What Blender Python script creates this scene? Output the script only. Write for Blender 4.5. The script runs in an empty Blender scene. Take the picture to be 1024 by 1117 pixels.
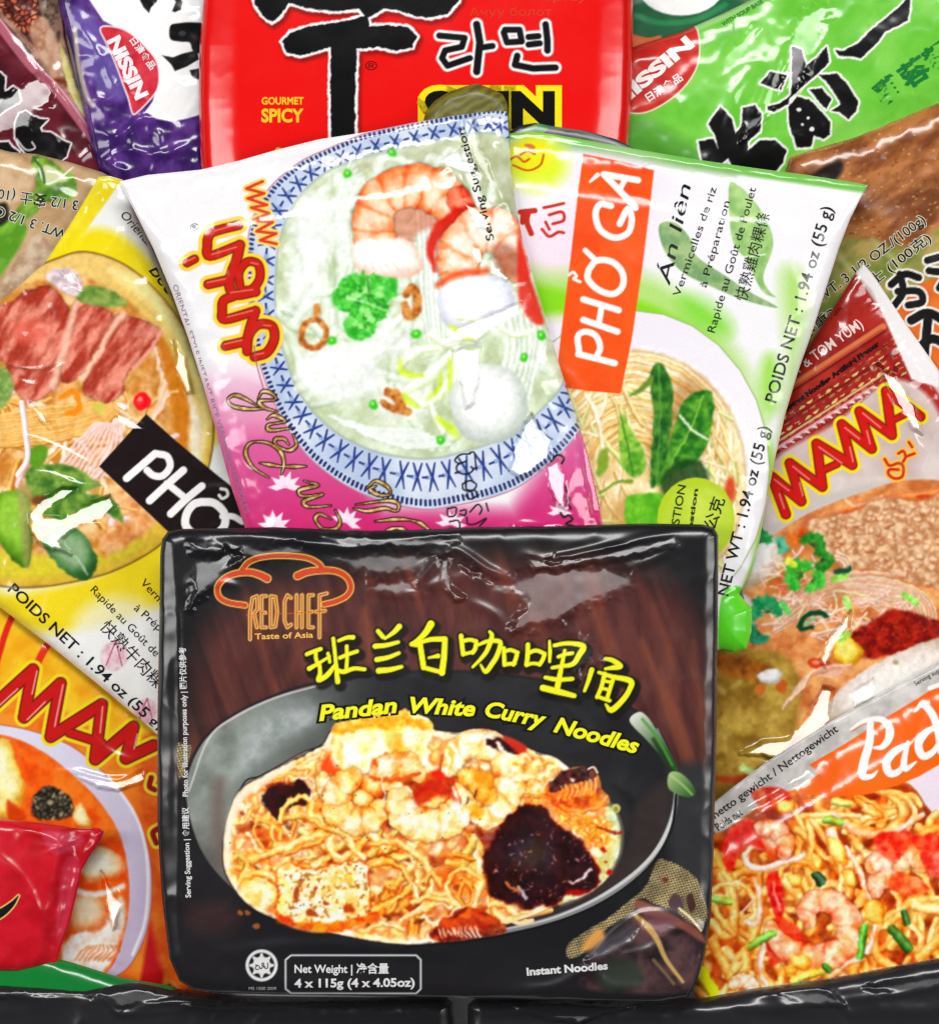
import math, random
import numpy as np
try:
    import bpy
except ImportError:
    bpy = None

# ------------------------------------------------------------------ units
PX = 0.0004                 # one design unit (as printed artwork is measured) = 0.4 mm
CX, CY = 512.0, 558.5       # middle of the pile in design units
CAM_D = 2.2
VIEW_H = 1117 * PX

BOXES = {'top': (0, .92, 1.75), 'left': (-1.25, .1, 1.25), 'right': (1.25, .1, 1.25)}

# ------------------------------------------------------------------ camera, light, exposure
if bpy:
    scn = bpy.context.scene
    cam_d = bpy.data.cameras.new('camera'); cam = bpy.data.objects.new('camera', cam_d); scn.collection.objects.link(cam)
    cam.location = (0, 0, CAM_D); cam_d.sensor_fit = 'VERTICAL'; cam_d.sensor_height = 36; cam_d.lens = 36*CAM_D/VIEW_H
    cam_d.clip_start = .1; cam_d.clip_end = 50; scn.camera = cam
    scn.view_settings.view_transform = 'Standard'; scn.view_settings.look = 'None'; scn.view_settings.exposure = 0; scn.view_settings.gamma = 1; scn.view_settings.use_curve_mapping = False
    world = bpy.data.worlds.new('World'); scn.world = world; world.use_nodes = True
    world.node_tree.nodes['Background'].inputs['Color'].default_value = (1, 1, 1, 1); world.node_tree.nodes['Background'].inputs['Strength'].default_value = .08
    def softbox(name, loc, target, sx, sy, power):
        l = bpy.data.lights.new(name, 'AREA'); l.shape = 'RECTANGLE'; l.size = sx; l.size_y = sy; l.energy = power; l.color = (1, .99, .975)
        o = bpy.data.objects.new(name, l); scn.collection.objects.link(o); o.location = loc
        d = np.array(target, float)-np.array(loc, float)
        from mathutils import Vector
        o.rotation_euler = Vector(d).to_track_quat('-Z', 'Y').to_euler()
    softbox('softbox', (0, .92, 1.75), (0, 0, 0), 1.0, .30, 19)
    softbox('softbox', (-1.25, .1, 1.25), (0, 0, 0), .42, 1.2, 13.5)
    softbox('softbox', (1.25, .1, 1.25), (0, 0, 0), .42, 1.2, 13.5)


# ------------------------------------------------------------------ 2-D maths
def arr(p): return np.asarray(p, dtype=np.float64).reshape(-1, 2)
def cv(sc, ox, oy, *v):
    a = arr(v); return a / sc + np.array([ox, oy])
def catmull(p, closed=False, n=6):
    p = arr(p)
    if len(p) < 3: return p
    q = np.vstack([p[-1:], p, p[:2]]) if closed else np.vstack([2*p[0]-p[1], p, 2*p[-1]-p[-2]])
    out = []
    for i in range(len(q) - 3):
        p0, p1, p2, p3 = q[i:i+4]
        t = np.linspace(0, 1, n, endpoint=False)[:, None]
        out.append(0.5*((2*p1)+(-p0+p2)*t+(2*p0-5*p1+4*p2-p3)*t*t+(-p0+3*p1-3*p2+p3)*t**3))
    out = np.vstack(out)
    return out if closed else np.vstack([out, p[-1:]])
def sstep(x): x = np.clip(x, 0, 1); return x*x*(3-2*x)
_rt = np.random.RandomState(7).rand(512, 512).astype(np.float32)
def vnoise(X, Y, sc, seed=0):
    x = X/sc + seed*17.31 + 4000; y = Y/sc + seed*9.73 + 4000
    xi = np.floor(x).astype(np.int64); yi = np.floor(y).astype(np.int64)
    fx = sstep(x-xi); fy = sstep(y-yi)
    a = _rt[yi & 511, xi & 511]; b = _rt[yi & 511, (xi+1) & 511]
    c = _rt[(yi+1) & 511, xi & 511]; d = _rt[(yi+1) & 511, (xi+1) & 511]
    return (a*(1-fx)+b*fx)*(1-fy)+(c*(1-fx)+d*fx)*fy
def fbm(X, Y, sc, seed=0, o=4):
    s = 0; w = 1; t = 0
    for k in range(o):
        s = s + w*vnoise(X, Y, sc/2**k, seed+k*3); t += w; w *= .55
    return s/t
def worley(X, Y, sc, seed=0):
    x = X/sc + 3000; y = Y/sc + 3000
    xi = np.floor(x).astype(np.int64); yi = np.floor(y).astype(np.int64)
    f1 = np.full(x.shape, 9.); f2 = np.full(x.shape, 9.); cid = np.zeros(x.shape)
    for dx in (-1, 0, 1):
        for dy in (-1, 0, 1):
            cx = xi+dx; cy = yi+dy
            r1 = _rt[(cy+seed*13) & 511, (cx+seed*7) & 511]; r2 = _rt[(cy+seed*5+99) & 511, (cx+seed*3+57) & 511]
            d = np.hypot(cx+r1-x, cy+r2-y)
            nr = d < f1
            f2 = np.where(nr, f1, np.minimum(f2, d)); cid = np.where(nr, r1*.5+r2*.5, cid); f1 = np.where(nr, d, f1)
    return f1, f2, cid
def blur1(a, r, ax):
    k = np.exp(-0.5*(np.arange(-3*r, 3*r+1)/r)**2); k /= k.sum()
    n = len(k)//2
    pad = [(0, 0)]*a.ndim; pad[ax] = (n, n)
    b = np.pad(a, pad, mode='edge'); out = np.zeros_like(a)
    for i, w in enumerate(k):
        sl = [slice(None)]*a.ndim; sl[ax] = slice(i, i+a.shape[ax]); out += w*b[tuple(sl)]
    return out
def blur(a, r): return blur1(blur1(a, int(r), 0), int(r), 1)
def C(c): return np.asarray(c, dtype=np.float32)/255.
def mixn(c1, c2, sc, seed=0, k=1.0, sx=1.0, ang=0.0):
    """print colour varying between two inks in soft patches"""
    c1, c2 = C(c1), C(c2); ca, sa = math.cos(ang), math.sin(ang)
    def f(X, Y, sd):
        U = (X*ca+Y*sa)/sx; V = -X*sa+Y*ca
        t = np.clip((fbm(U, V, sc, seed)-.5)*2.6*k+.5, 0, 1)[..., None]
        return c1*(1-t)+c2*t
    return f
def lingrad(p0, p1, c0, c1, nz=0, e=1.0):
    c0, c1 = C(c0), C(c1); p0 = np.array(p0, float); d = np.array(p1, float)-p0; L = d@d
    def f(X, Y, sd):
        t = ((X-p0[0])*d[0]+(Y-p0[1])*d[1])/L
        if nz: t = t+(fbm(X, Y, 30, 3)-.5)*nz
        t = (np.clip(t, 0, 1)**e)[..., None]
        return c0*(1-t)+c1*t
    return f
def crumbs(cols, sc, seed=0, edge=.35, edgec=None):
    """cellular print: rounded crumbs in several inks with darker gaps"""
    cols = [C(c) for c in cols]; ec = C(edgec) if edgec is not None else cols[0]*.5
    def f(X, Y, sd):
        wx = (fbm(X, Y, sc, seed+5, 2)-.5)*sc*.9; wy = (fbm(X, Y, sc, seed+9, 2)-.5)*sc*.9
        f1, f2, ci = worley(X+wx, Y+wy, sc, seed)
        k = np.clip(ci*len(cols)*1.6-.3*len(cols), 0, len(cols)-1.001); i = k.astype(int); t = (k-i)[..., None]
        P = np.array(cols); c = P[i]*(1-t)+P[np.minimum(i+1, len(cols)-1)]*t
        g = sstep((f2-f1)/edge)[..., None]
        hl = np.clip(1-f1*1.7, 0, 1)[..., None]*.10
        return c*g+ec*(1-g)+hl
    return f

class Sheet:
    """printed film of one packet: design-space raster of ink colour, relief and part labels"""
    def __init__(s, name, outline, res=1.0, sm=0, T=16, R=30, z=10, tilt=(0, 0), seals=(), seed=1, bulge=0, wr=1.0,
                 wsc=26, back=(230, 230, 230), rough=.25, ws=2.0):
        s.name = name; s.res = res; s.T = T; s.R = R; s.z = z; s.tilt = tilt; s.seals = seals; s.seed = seed
        s.bulge = bulge; s.wr = wr; s.wsc = wsc; s.rough = rough; s.ws = ws
        s.out = catmull(outline, True, 6) if sm else arr(outline)
        x0, y0 = s.out.min(0)-3*res; x1, y1 = s.out.max(0)+3*res
        s.x0, s.y0 = x0, y0
        nx = int((x1-x0)/res)+2; ny = int((y1-y0)/res)+2
        s.X, s.Y = np.meshgrid(x0+np.arange(nx)*res, y0+np.arange(ny)*res)
        s.C = np.zeros((ny, nx, 3), np.float32)+C(back); s.L = np.zeros((ny, nx), np.int16)
        s.parts = ['film']; s.creases = []; s.facets = []; s.texts = []; s.glints = []
    def part(s, n):
        s.parts.append(n); return len(s.parts)-1
    def box(s, x0, y0, x1, y1):
        i0 = max(0, int((x0-s.x0)/s.res)); i1 = min(s.X.shape[1], int((x1-s.x0)/s.res)+2)
        j0 = max(0, int((y0-s.y0)/s.res)); j1 = min(s.X.shape[0], int((y1-s.y0)/s.res)+2)
        if i1 <= i0 or j1 <= j0: return None
        return (slice(j0, j1), slice(i0, i1))
    @staticmethod
    def sdp(p, X, Y):
        d = np.full(X.shape, 1e18); ins = np.zeros(X.shape, bool); n = len(p)
        for i in range(n):
            a = p[i]; b = p[(i+1) % n]; e = b-a; L = e@e
            if L < 1e-12: continue
            t = np.clip(((X-a[0])*e[0]+(Y-a[1])*e[1])/L, 0, 1)
            d = np.minimum(d, (X-a[0]-t*e[0])**2+(Y-a[1]-t*e[1])**2)
            if a[1] != b[1]:
                c = ((a[1] > Y) != (b[1] > Y)) & (X < e[0]*(Y-a[1])/e[1]+a[0]); ins ^= c
        d = np.sqrt(d); return np.where(ins, -d, d)
    @staticmethod
    def sds(p, r, X, Y, full=False):
        r = np.atleast_1d(np.asarray(r, float)); n = len(p)
        rr = np.interp(np.linspace(0, 1, n), np.linspace(0, 1, len(r)), r) if len(r) > 1 else np.full(n, r[0])
        best = np.full(X.shape, 1e9); side = np.zeros(X.shape); tt = np.zeros(X.shape)
        for i in range(n-1):
            a = p[i]; e = p[i+1]-a; L = max(e@e, 1e-9)
            t = np.clip(((X-a[0])*e[0]+(Y-a[1])*e[1])/L, 0, 1)
            dx = X-a[0]-t*e[0]; dy = Y-a[1]-t*e[1]; ra = rr[i]+(rr[i+1]-rr[i])*t
            dd = np.hypot(dx, dy); d = dd-ra
            if full:
                m = d < best; side = np.where(m, (e[0]*dy-e[1]*dx)/math.sqrt(L)/np.maximum(ra, .1), side); tt = np.where(m, (i+t)/(n-1), tt)
            best = np.minimum(best, d)
        return (best, side, tt) if full else best
    def comp(s, b, cov, col, part, sd=None):
        X, Y = s.X[b], s.Y[b]
        c = col(X, Y, sd) if callable(col) else C(col)
        s.C[b] = s.C[b]*(1-cov[..., None])+c*cov[..., None]
        if part is not None:
            Lb = s.L[b]; Lb[cov > .5] = part
    def poly(s, pts, col, f=1.2, a=1.0, sm=1, grow=0, part=None, off=(0, 0), wob=0):
        p = arr(pts)+np.array(off); p = catmull(p, True, 5) if sm else p
        m = f+abs(grow)+2+wob; b = s.box(p[:, 0].min()-m, p[:, 1].min()-m, p[:, 0].max()+m, p[:, 1].max()+m)
        if b is None: return
        X, Y = s.X[b], s.Y[b]; sd = s.sdp(p, X, Y)-grow
        if wob: sd = sd+(fbm(X, Y, max(4, wob*3), int(p[0, 0]))-.5)*2*wob
        s.comp(b, (np.clip(.5-sd/max(f, .6), 0, 1)*a).astype(np.float32), col, part, sd)
    def ell(s, cx, cy, rx, ry, col, rot=0, **k):
        t = np.linspace(0, 2*math.pi, 28, endpoint=False); c, n = math.cos(rot), math.sin(rot)
        x = rx*np.cos(t); y = ry*np.sin(t)
        s.poly(np.stack([cx+x*c-y*n, cy+x*n+y*c], 1), col, sm=0, **k)
    def lines(s, L, r, col, f=1.0, a=1.0, part=None, sm=1, grow=0, off=(0, 0)):
        """one ink shape made of several brush strokes; each item is points or (points, radius)"""
        it = []
        for q in L:
            if isinstance(q, tuple): p, rr = q
            else: p, rr = q, r
            p = arr(p)+np.array(off); it.append((catmull(p, False, 5) if sm and len(p) > 2 else p, rr))
        al = np.vstack([p for p, _ in it]); m = max(np.max(rr) for _, rr in it)+abs(grow)+f+2
        b = s.box(al[:, 0].min()-m, al[:, 1].min()-m, al[:, 0].max()+m, al[:, 1].max()+m)
        if b is None: return
        X, Y = s.X[b], s.Y[b]; sd = np.full(X.shape, 1e9)
        for p, rr in it: sd = np.minimum(sd, s.sds(p, rr, X, Y))
        sd = sd-grow
        s.comp(b, (np.clip(.5-sd/max(f, .6), 0, 1)*a).astype(np.float32), col, part, sd)
    def line(s, p, r, col, **k): s.lines([p], r, col, **k)
    def lump(s, pts, dark, mid, light, r=8, f=1.6, wob=1.2, off=(-.18, -.3), nz=.5, a=1.0, seed=3, part=None):
        """rounded morsel in the printed picture: deep rim, pale crown"""
        p = arr(pts); c = p.mean(0); ext = (p.max(0)-p.min(0))/2
        def col(X, Y, sd):
            t = np.clip(-sd/r, 0, 1); g = ((X-c[0])/ext[0]-off[0])**2+((Y-c[1])/ext[1]-off[1])**2
            k = t*.55+np.clip(1-g*.8, 0, 1)*.6+(fbm(X, Y, max(5, r*.9), seed+int(c[0]), 3)-.5)*nz
            k = np.clip(k, 0, 1)[..., None]
            return np.where(k < .5, C(dark)*(1-2*k)+C(mid)*2*k, C(mid)*(2-2*k)+C(light)*(2*k-1))
        s.poly(pts, col, f=f, wob=wob, a=a, part=part)
    def noodle(s, p, r, light, base, edge, a=1.0, f=1.0, sm=1, bias=-.25, part=None, nz=0.12):
        p = arr(p); p = catmull(p, False, 5) if sm and len(p) > 2 else p
        m = np.max(r)+f+2; b = s.box(p[:, 0].min()-m, p[:, 1].min()-m, p[:, 0].max()+m, p[:, 1].max()+m)
        if b is None: return
        X, Y = s.X[b], s.Y[b]; sd, side, tt = s.sds(p, r, X, Y, True)
        u = np.clip(np.abs(side-bias*np.sign(p[-1, 0]-p[0, 0]+.01))/1.2, 0, 1)[..., None]
        u = np.clip(u+(fbm(X, Y, 9, int(p[0, 0]) & 63, 2)[..., None]-.5)*nz*3, 0, 1)
        c = np.where(u < .5, C(light)*(1-2*u)+C(base)*2*u, C(base)*(2-2*u)+C(edge)*(2*u-1))
        cov = (np.clip(.5-sd/f, 0, 1)*a).astype(np.float32)
        s.comp(b, cov, lambda *_: c.astype(np.float32), part)
    def prawn(s, path, r, n=6, pale=(255,240,222), mid=(246,190,140), deep=(214,92,44), part=None, seed=1, a=1.0, lean=.0):
        """curled prawn in the printed picture: translucent flesh, orange bands across each segment"""
        p = catmull(path, False, 6); m = np.max(r)+4; b = s.box(p[:, 0].min()-m, p[:, 1].min()-m, p[:, 0].max()+m, p[:, 1].max()+m)
        if b is None: return
        X, Y = s.X[b], s.Y[b]; sd, side, tt = s.sds(p, r, X, Y, True); rm = np.mean(r)
        scal = .9*np.abs(np.sin(tt*n*math.pi)); sd = sd+(.5-scal)*rm*.10+(fbm(X, Y, rm*.8, seed, 3)-.5)*rm*.25
        u = np.clip(np.abs(side-lean), 0, 1.2); ph = (tt*n+side*.22) % 1.0
        band = np.exp(-((ph-.08)/.10)**2)+np.exp(-((ph-1.08)/.10)**2)
        k = .95-.60*u**2-.28*band+(fbm(X, Y, rm*.6, seed+3, 4)-.5)*1.25+.12*np.sin(ph*math.pi)
        k = np.clip(k, 0, 1)[..., None]; c = np.where(k < .5, C(deep)*(1-2*k)+C(mid)*2*k, C(mid)*(2-2*k)+C(pale)*(2*k-1))
        c = c-.08*np.clip(band[..., None]-.5, 0, 1)+.10*(np.exp(-((side+.25)/.16)**2)*np.clip(np.sin(ph*math.pi), 0, 1)**3)[..., None]
        s.comp(b, (np.clip(.5-(sd-1.0)/2.5, 0, 1)*a*.4).astype(np.float32), C(deep)*.8, part)
        s.comp(b, (np.clip(.5-sd/1.6, 0, 1)*a).astype(np.float32), lambda *_: c.astype(np.float32), part)
    def tangle(s, inside, n, seed, rad, length, cols, curl=.5, ang=None, spread=3.2, a=1.0, step=7):
        """many noodles wandering inside a region given by inside(x, y)"""
        R = random.Random(seed); x0, y0, x1, y1 = inside[0]; poly = catmull(inside[1], True, 4)
        k = 0; tries = 0
        while k < n and tries < n*20:
            tries += 1
            x = R.uniform(x0, x1); y = R.uniform(y0, y1)
            if s.sdp(poly, np.array([x]), np.array([y]))[0] > -2: continue
            th = (ang if ang is not None else 0)+R.uniform(-spread, spread); cu = R.gauss(0, curl)*.35
            pts = [(x, y)]
            for _ in range(int(length/step*R.uniform(.5, 1.3))):
                th += cu+R.gauss(0, .10); x += math.cos(th)*step; y += math.sin(th)*step
                if s.sdp(poly, np.array([x]), np.array([y]))[0] > 1: break
                pts.append((x, y))
            if len(pts) < 3: continue
            li, ba, ed = R.choice(cols); s.noodle(pts, R.uniform(*rad), li, ba, ed, a=a); k += 1
    def grade(s, pts, amp=3, sc=9, soft=.8, sat=1.0, con=1.0, mot=.10, tint=None, ta=.25, seed=5):
        """printed-photograph look: irregular outlines, soft focus, mottled ink"""
        p = catmull(pts, True, 5); b = s.box(p[:, 0].min()-4, p[:, 1].min()-4, p[:, 0].max()+4, p[:, 1].max()+4)
        X, Y = s.X[b], s.Y[b]; w = sstep(.5-s.sdp(p, X, Y)/8)[..., None]
        dx = (fbm(X, Y, sc, seed, 3)-.5)*2.4*amp; dy = (fbm(X, Y, sc, seed+20, 3)-.5)*2.4*amp
        w1 = w[..., 0]
        c = np.stack([s.samp(s.C[..., k], (X+dx*w1).ravel(), (Y+dy*w1).ravel()).reshape(X.shape) for k in range(3)], -1)
        if soft:
            k = np.array([soft, 1, soft]); k = k/k.sum(); q = np.pad(c, ((1, 1), (1, 1), (0, 0)), mode='edge')
            q = k[0]*q[:-2]+k[1]*q[1:-1]+k[2]*q[2:]; c = k[0]*q[:, :-2]+k[1]*q[:, 1:-1]+k[2]*q[:, 2:]
        if tint is not None:
            m = (np.clip((fbm(X, Y, sc*1.6, seed+31, 3)-.5)*4+.3, 0, 1)*ta)[..., None]; c = c*(1-m)+c*C(tint)*m*1.15
        c = c*(1+(fbm(X, Y, 5, seed+40, 3)[..., None]-.5)*2*mot)
        g = c.mean(-1, keepdims=True); c = g+(c-g)*sat; c = (c-.5)*con+.5
        s.C[b] = s.C[b]*(1-w)+np.clip(c, 0, 1)*w
    # ---- writing: glyph geometry laid on the film
    def text(s, body, p0, p1, cap, col, part='lettering', bold=0, outline=None, oc=(255, 255, 255), shear=0, arc=0, lift=.55):
        s.texts.append(dict(body=body, p0=np.array(p0, float), p1=np.array(p1, float), cap=cap, col=col, part=part, bold=bold, outline=outline, oc=oc, shear=shear, arc=arc, lift=lift))
    # ---- relief
    def crease(s, pts, w, h, sm=1): s.creases.append((catmull(pts, False, 5) if sm and len(arr(pts)) > 2 else arr(pts), w, h))
    def glint(s, pts, box='top', k=1.0, f=3): s.glints.append((arr(pts), box, k, f))
    def facet(s, pts, g, f=5): s.facets.append((arr(pts), g, f))
    def relief(s):
        X, Y = s.X, s.Y; s.sd = s.sdp(s.out, X, Y); d = np.maximum(-s.sd, 0)
        q = np.clip(d/s.R, 0, 1); H = s.T*np.sqrt(np.maximum(0, 1-(1-q)**2))
        if s.bulge:
            dm = d.max(); H = H+s.bulge*sstep(blur(d, 6)/dm)
        fin = np.ones(X.shape)
        add = np.zeros(X.shape)
        for (a, b, w, crimp) in s.seals:
            a = np.array(a, float); b = np.array(b, float); e = (b-a)/np.linalg.norm(b-a)
            n = (X-a[0])*-e[1]+(Y-a[1])*e[0]; dl = np.abs(n); t = (X-a[0])*e[0]+(Y-a[1])*e[1]
            m = sstep((dl-w)/(s.R*1.6)); fin = np.minimum(fin, m)
            k = np.exp(-np.maximum(dl-w, 0)/(s.R*1.1))*sstep((dl-w*.6)/6)
            add += k*s.wr*1.9*(fbm(t, n*.22, 11, s.seed+2, 3)-.5)*2
            if crimp: add += np.where(dl < w, .35*np.sin(dl*2*math.pi/3.2), 0)
        H = 1.6*np.minimum(1, d/2)+(H-1.6*np.minimum(1, d/2))*fin
        r1 = 1-np.abs(fbm(X, Y, s.wsc*1.6, s.seed, 3)*2-1)*2.2
        wn = (fbm(X+r1*4, Y, s.wsc, s.seed+11, 3)-.5)*2
        edge = np.exp(-d/(s.R*1.5))*.8+.35
        add += s.wr*s.ws*(np.maximum(r1, 0)**2*.9+wn*.8)*edge
        for p, w, h in s.creases:
            m = 3.2*w; b = s.box(p[:, 0].min()-m, p[:, 1].min()-m, p[:, 0].max()+m, p[:, 1].max()+m)
            if b is None: continue
            dd, sd_, tt = s.sds(p, .01, X[b], Y[b], True)
            dd = np.maximum(dd, 0); add[b] += h*np.exp(-(dd/w)**2)*np.sqrt(np.clip(np.sin(np.clip(tt, .02, .98)*math.pi), 0, 1))
        for p, g, f in s.facets:
            c = p.mean(0); m = f*2+2; b = s.box(p[:, 0].min()-m, p[:, 1].min()-m, p[:, 0].max()+m, p[:, 1].max()+m)
            if b is None: continue
            w = sstep(.5-s.sdp(p, X[b], Y[b])/(2*f)); add[b] += w*((X[b]-c[0])*g[0]+(Y[b]-c[1])*g[1])
        H = np.maximum(H+blur(add, 2)*sstep(d/7), 0.5*np.minimum(1, d))
        for p, box, k, f in s.glints:
            # glint put into the shape: facet tilted to mirror a softbox to the camera
            c = p.mean(0); P3 = np.array([(c[0]-CX)*PX, -(c[1]-CY)*PX, s.z*.001]); l = np.array(BOXES[box])-P3; v = np.array([0, 0, CAM_D])-P3
            h = l/np.linalg.norm(l)+v/np.linalg.norm(v); g = (-h[0]/h[2]*k, h[1]/h[2]*k)
            g = (-h[0]/h[2]*k, h[1]/h[2]*k)
            m = f*2+2; b = s.box(p[:, 0].min()-m, p[:, 1].min()-m, p[:, 0].max()+m, p[:, 1].max()+m)
            if b is None: continue
            sdd = s.sdp(p, X[b], Y[b])+(fbm(X[b], Y[b], 9, int(c[0]), 2)-.5)*f*1.5
            w = sstep(.5-sdd/(2*f)); Hc = s.samp(H, c[:1], c[1:])[0]
            pl = Hc+(X[b]-c[0])*g[0]+(Y[b]-c[1])*g[1]+(fbm(X[b], Y[b], 20, 3, 2)-.5)*(.5 if k > .9 else .22)
            H[b] = H[b]*(1-w)+np.maximum(pl, .3)*w
        H[s.sd >= 0] = 0
        s.H = H; s.GX = np.gradient(H, s.res, axis=1); s.GY = np.gradient(H, s.res, axis=0)
    def samp(s, F, x, y):
        u = np.clip((x-s.x0)/s.res, 0, s.X.shape[1]-1.001); v = np.clip((y-s.y0)/s.res, 0, s.X.shape[0]-1.001)
        i = u.astype(int); j = v.astype(int); u = u-i; v = v-j
        return (F[j, i]*(1-u)+F[j, i+1]*u)*(1-v)+(F[j+1, i]*(1-u)+F[j+1, i+1]*u)*v
# ================================================================== artwork: black curry noodle pack (front)
def art_main():
    S = Sheet('instant_noodle_pack', [(175,604),(177,588),(183,580),(196,577),(300,575),(400,579),(450,578),(520,575),(600,574),(700,571),(766,572),(778,575),(783,584),(783,640),(781,800),(778,930),(775,1000),(768,1045),(760,1070),(750,1088),(720,1093),(660,1092),(560,1090),(400,1086),(300,1085),(240,1083),(212,1080),(196,1070),(185,1045),(177,980),(172,900),(172,780),(174,680)],
              res=1.0, T=10, R=18, z=57, seed=3, bulge=11, wr=1.0, wsc=46, back=(24,24,27), rough=.26, ws=1.5)
    # wooden table behind the bowl
    def wood(X, Y, sd):
        g = fbm((X-Y*.35)*1.0, Y*.06, 9, 4, 4)[..., None]
        c = C((44,22,24))*(1-g)+C((112,58,50))*g
        st = np.clip(fbm((X-Y*.3)*1., Y*.05, 22, 8, 2)-.62, 0, 1)[..., None]*1.6
        return c+st*C((150,70,30))
    S.poly([(225,690),(290,640),(400,618),(560,608),(700,622),(762,680),(772,760),(768,850),(700,880),(240,860),(212,790)], wood, f=40)
    S.poly([(250,700),(330,650),(480,640),(620,640),(740,690),(750,800),(640,760),(300,760)], mixn((70,32,32),(118,62,56),50,5,sx=.3), f=50, a=.55)
    for x0,y0,x1,y1,w,a in ((700,700,760,860,9,.5),(640,650,664,720,6,.4),(712,660,738,760,5,.35),(398,664,402,720,6,.5),(330,655,318,740,5,.25),(500,650,520,720,10,.2),(560,640,600,720,8,.25),(755,700,766,840,5,.4)):
        S.line([(x0,y0),((x0+x1)/2+3,(y0+y1)/2),(x1,y1)], [w*.3,w,w*.4], (158,84,52), f=9, a=a)
    S.poly([(240,930),(330,1040),(640,1040),(770,900),(775,1085),(200,1080),(205,880)], (28,26,30), f=30)
    S.poly([(735,840),(785,850),(778,960),(735,960)], (46,46,49), f=14)
    S.ell(232,1000,30,18,(70,40,40),f=20,a=.6)
    bp = S.part('bowl_picture')
    # bowl
    OB = [(204,870),(208,838),(225,806),(256,781),(300,760),(345,746),(400,738),(470,733),(550,737),(630,751),(690,775),(722,808),(735,850),(729,902),(703,944),(655,979),(595,1003),(520,1020),(440,1027),(362,1017),(300,999),(250,964),(219,924)]
    S.poly(OB, (28,26,29), grow=3, f=3)
    def bowlc(X, Y, sd):
        t = sstep((X-250)/190)[..., None]; u = sstep((Y-850)/130)[..., None]
        n = fbm(X, Y, 22, 2, 4)[..., None]
        lite = C((104,110,100))*(1-n)+C((176,186,180))*n
        c = lite*(1-t)+C((38,38,40))*t
        return c*(1-u*.55)+C((60,48,46))*u*.55
    S.poly(OB, bowlc, f=2, part=bp)
    S.poly([(262,828),(270,800),(300,776),(335,768),(352,776),(338,800),(300,822),(276,856)], mixn((150,160,156),(196,202,204),12,6), f=22, a=.75)
    S.poly([(330,800),(352,786),(375,800),(360,815),(320,835),(285,850),(262,872),(255,860),(290,822)], (92,98,92), f=16, a=.6)
    S.poly([(232,860),(247,850),(246,900),(252,950),(290,990),(262,968),(236,930)], (112,92,84), f=14, a=.7)
    S.poly([(420,742),(560,742),(700,790),(726,850),(715,910),(660,960),(684,900),(676,870),(630,832),(520,795),(440,775)], mixn((28,28,31),(40,39,42),40,7), f=8)
    S.poly([(692,880),(725,850),(728,890),(700,940),(650,975),(620,990),(660,950),(684,915)], (58,42,42), f=12, a=.7)
    S.line([(207,862),(228,806),(256,782),(300,761),(352,746)], [1.0,1.4,.8], (214,206,208), f=1.6, a=.85)
    S.line([(716,795),(736,845),(731,896),(704,943),(655,979),(597,1003),(525,1019),(480,1024)], [1.2,2.2,3.0,3.6,3.6,2.6,1], (136,136,138), f=2)
    S.line([(722,815),(733,855),(726,897),(702,935),(656,970),(600,996),(540,1010)], [.6,1.4,2.2,2,1.2,.6], (216,216,214), f=1.6, a=.9, off=(3,4))
    S.line([(735,850),(728,902),(702,944),(654,980),(596,1004),(520,1021),(440,1029)], 1.5, (18,16,18), off=(3,3))
    # soup
    FD = [(245,942),(246,905),(253,880),(262,862),(282,848),(300,838),(330,821),(352,812),(364,795),(392,782),(430,776),(446,774),(470,786),(476,796),(520,799),(545,803),(562,809),(584,819),(606,826),(626,842),(640,852),(656,872),(669,884),(676,905),(674,930),(664,954),(640,974),(602,988),(560,1001),(520,1016),(470,1028),(420,1027),(370,1018),(330,1009),(300,1001),(272,986),(254,964)]
    S.poly(FD, (36,16,20), grow=1.2, f=2, part=bp)
    S.poly(FD, mixn((250,236,196),(255,252,238),14,3), f=1.6, part=bp)
    S.poly(FD, lambda X,Y,sd: crumbs([(255,246,214),(250,216,120),(244,176,74),(255,250,236),(222,120,40),(255,240,190)],13,4,.5,(196,96,34))(X,Y,sd), f=3, a=.62, grow=-5)
    S.poly([(664,876),(676,900),(675,930),(660,956),(636,975),(610,984),(640,955),(654,930),(660,905)], mixn((186,206,152),(222,232,196),10,3), f=8, a=.95)
    for c,(x,y),r,a in (((150,40,24),(462,872),24,.8),((140,36,28),(396,884),20,.75),((168,60,24),(370,935),22,.6),((196,84,24),(300,912),20,.7),((190,70,30),(455,985),26,.5),((120,30,30),(530,915),22,.7),((170,60,20),(420,915),22,.6),((200,90,30),(560,862),16,.5),((210,120,40),(500,950),26,.6),((196,70,24),(478,960),16,.6),((180,40,20),(484,848),14,.8),((120,24,24),(446,990),16,.5),((214,110,40),(350,860),16,.5)):
        S.ell(x,y,r,r*.7,c,f=r*.9,a=a)
    R0 = random.Random(9)
    NC = [((254,242,204),(238,200,120),(172,92,34)),((250,226,160),(226,172,84),(156,76,28)),((255,252,238),(244,222,168),(190,124,60)),((246,208,130),(216,146,60),(140,60,24)),((246,240,196),(216,202,124),(150,110,50))]
    low = [(250,895),(300,880),(360,890),(420,900),(480,905),(545,925),(560,985),(520,1012),(460,1022),(380,1014),(300,995),(258,960)]
    for i in range(70):
        x = R0.uniform(262,560); y = R0.uniform(880,1006); S.ell(x,y,R0.uniform(4,12),R0.uniform(3,7),R0.choice([(150,56,20),(196,84,24),(120,36,20),(214,120,40)]),rot=R0.uniform(-1,1),f=5,a=.6)
    S.tangle(((250,880,560,1020), low), 62, 5, (3.0,5.2), 38, NC, curl=.9)
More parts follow.
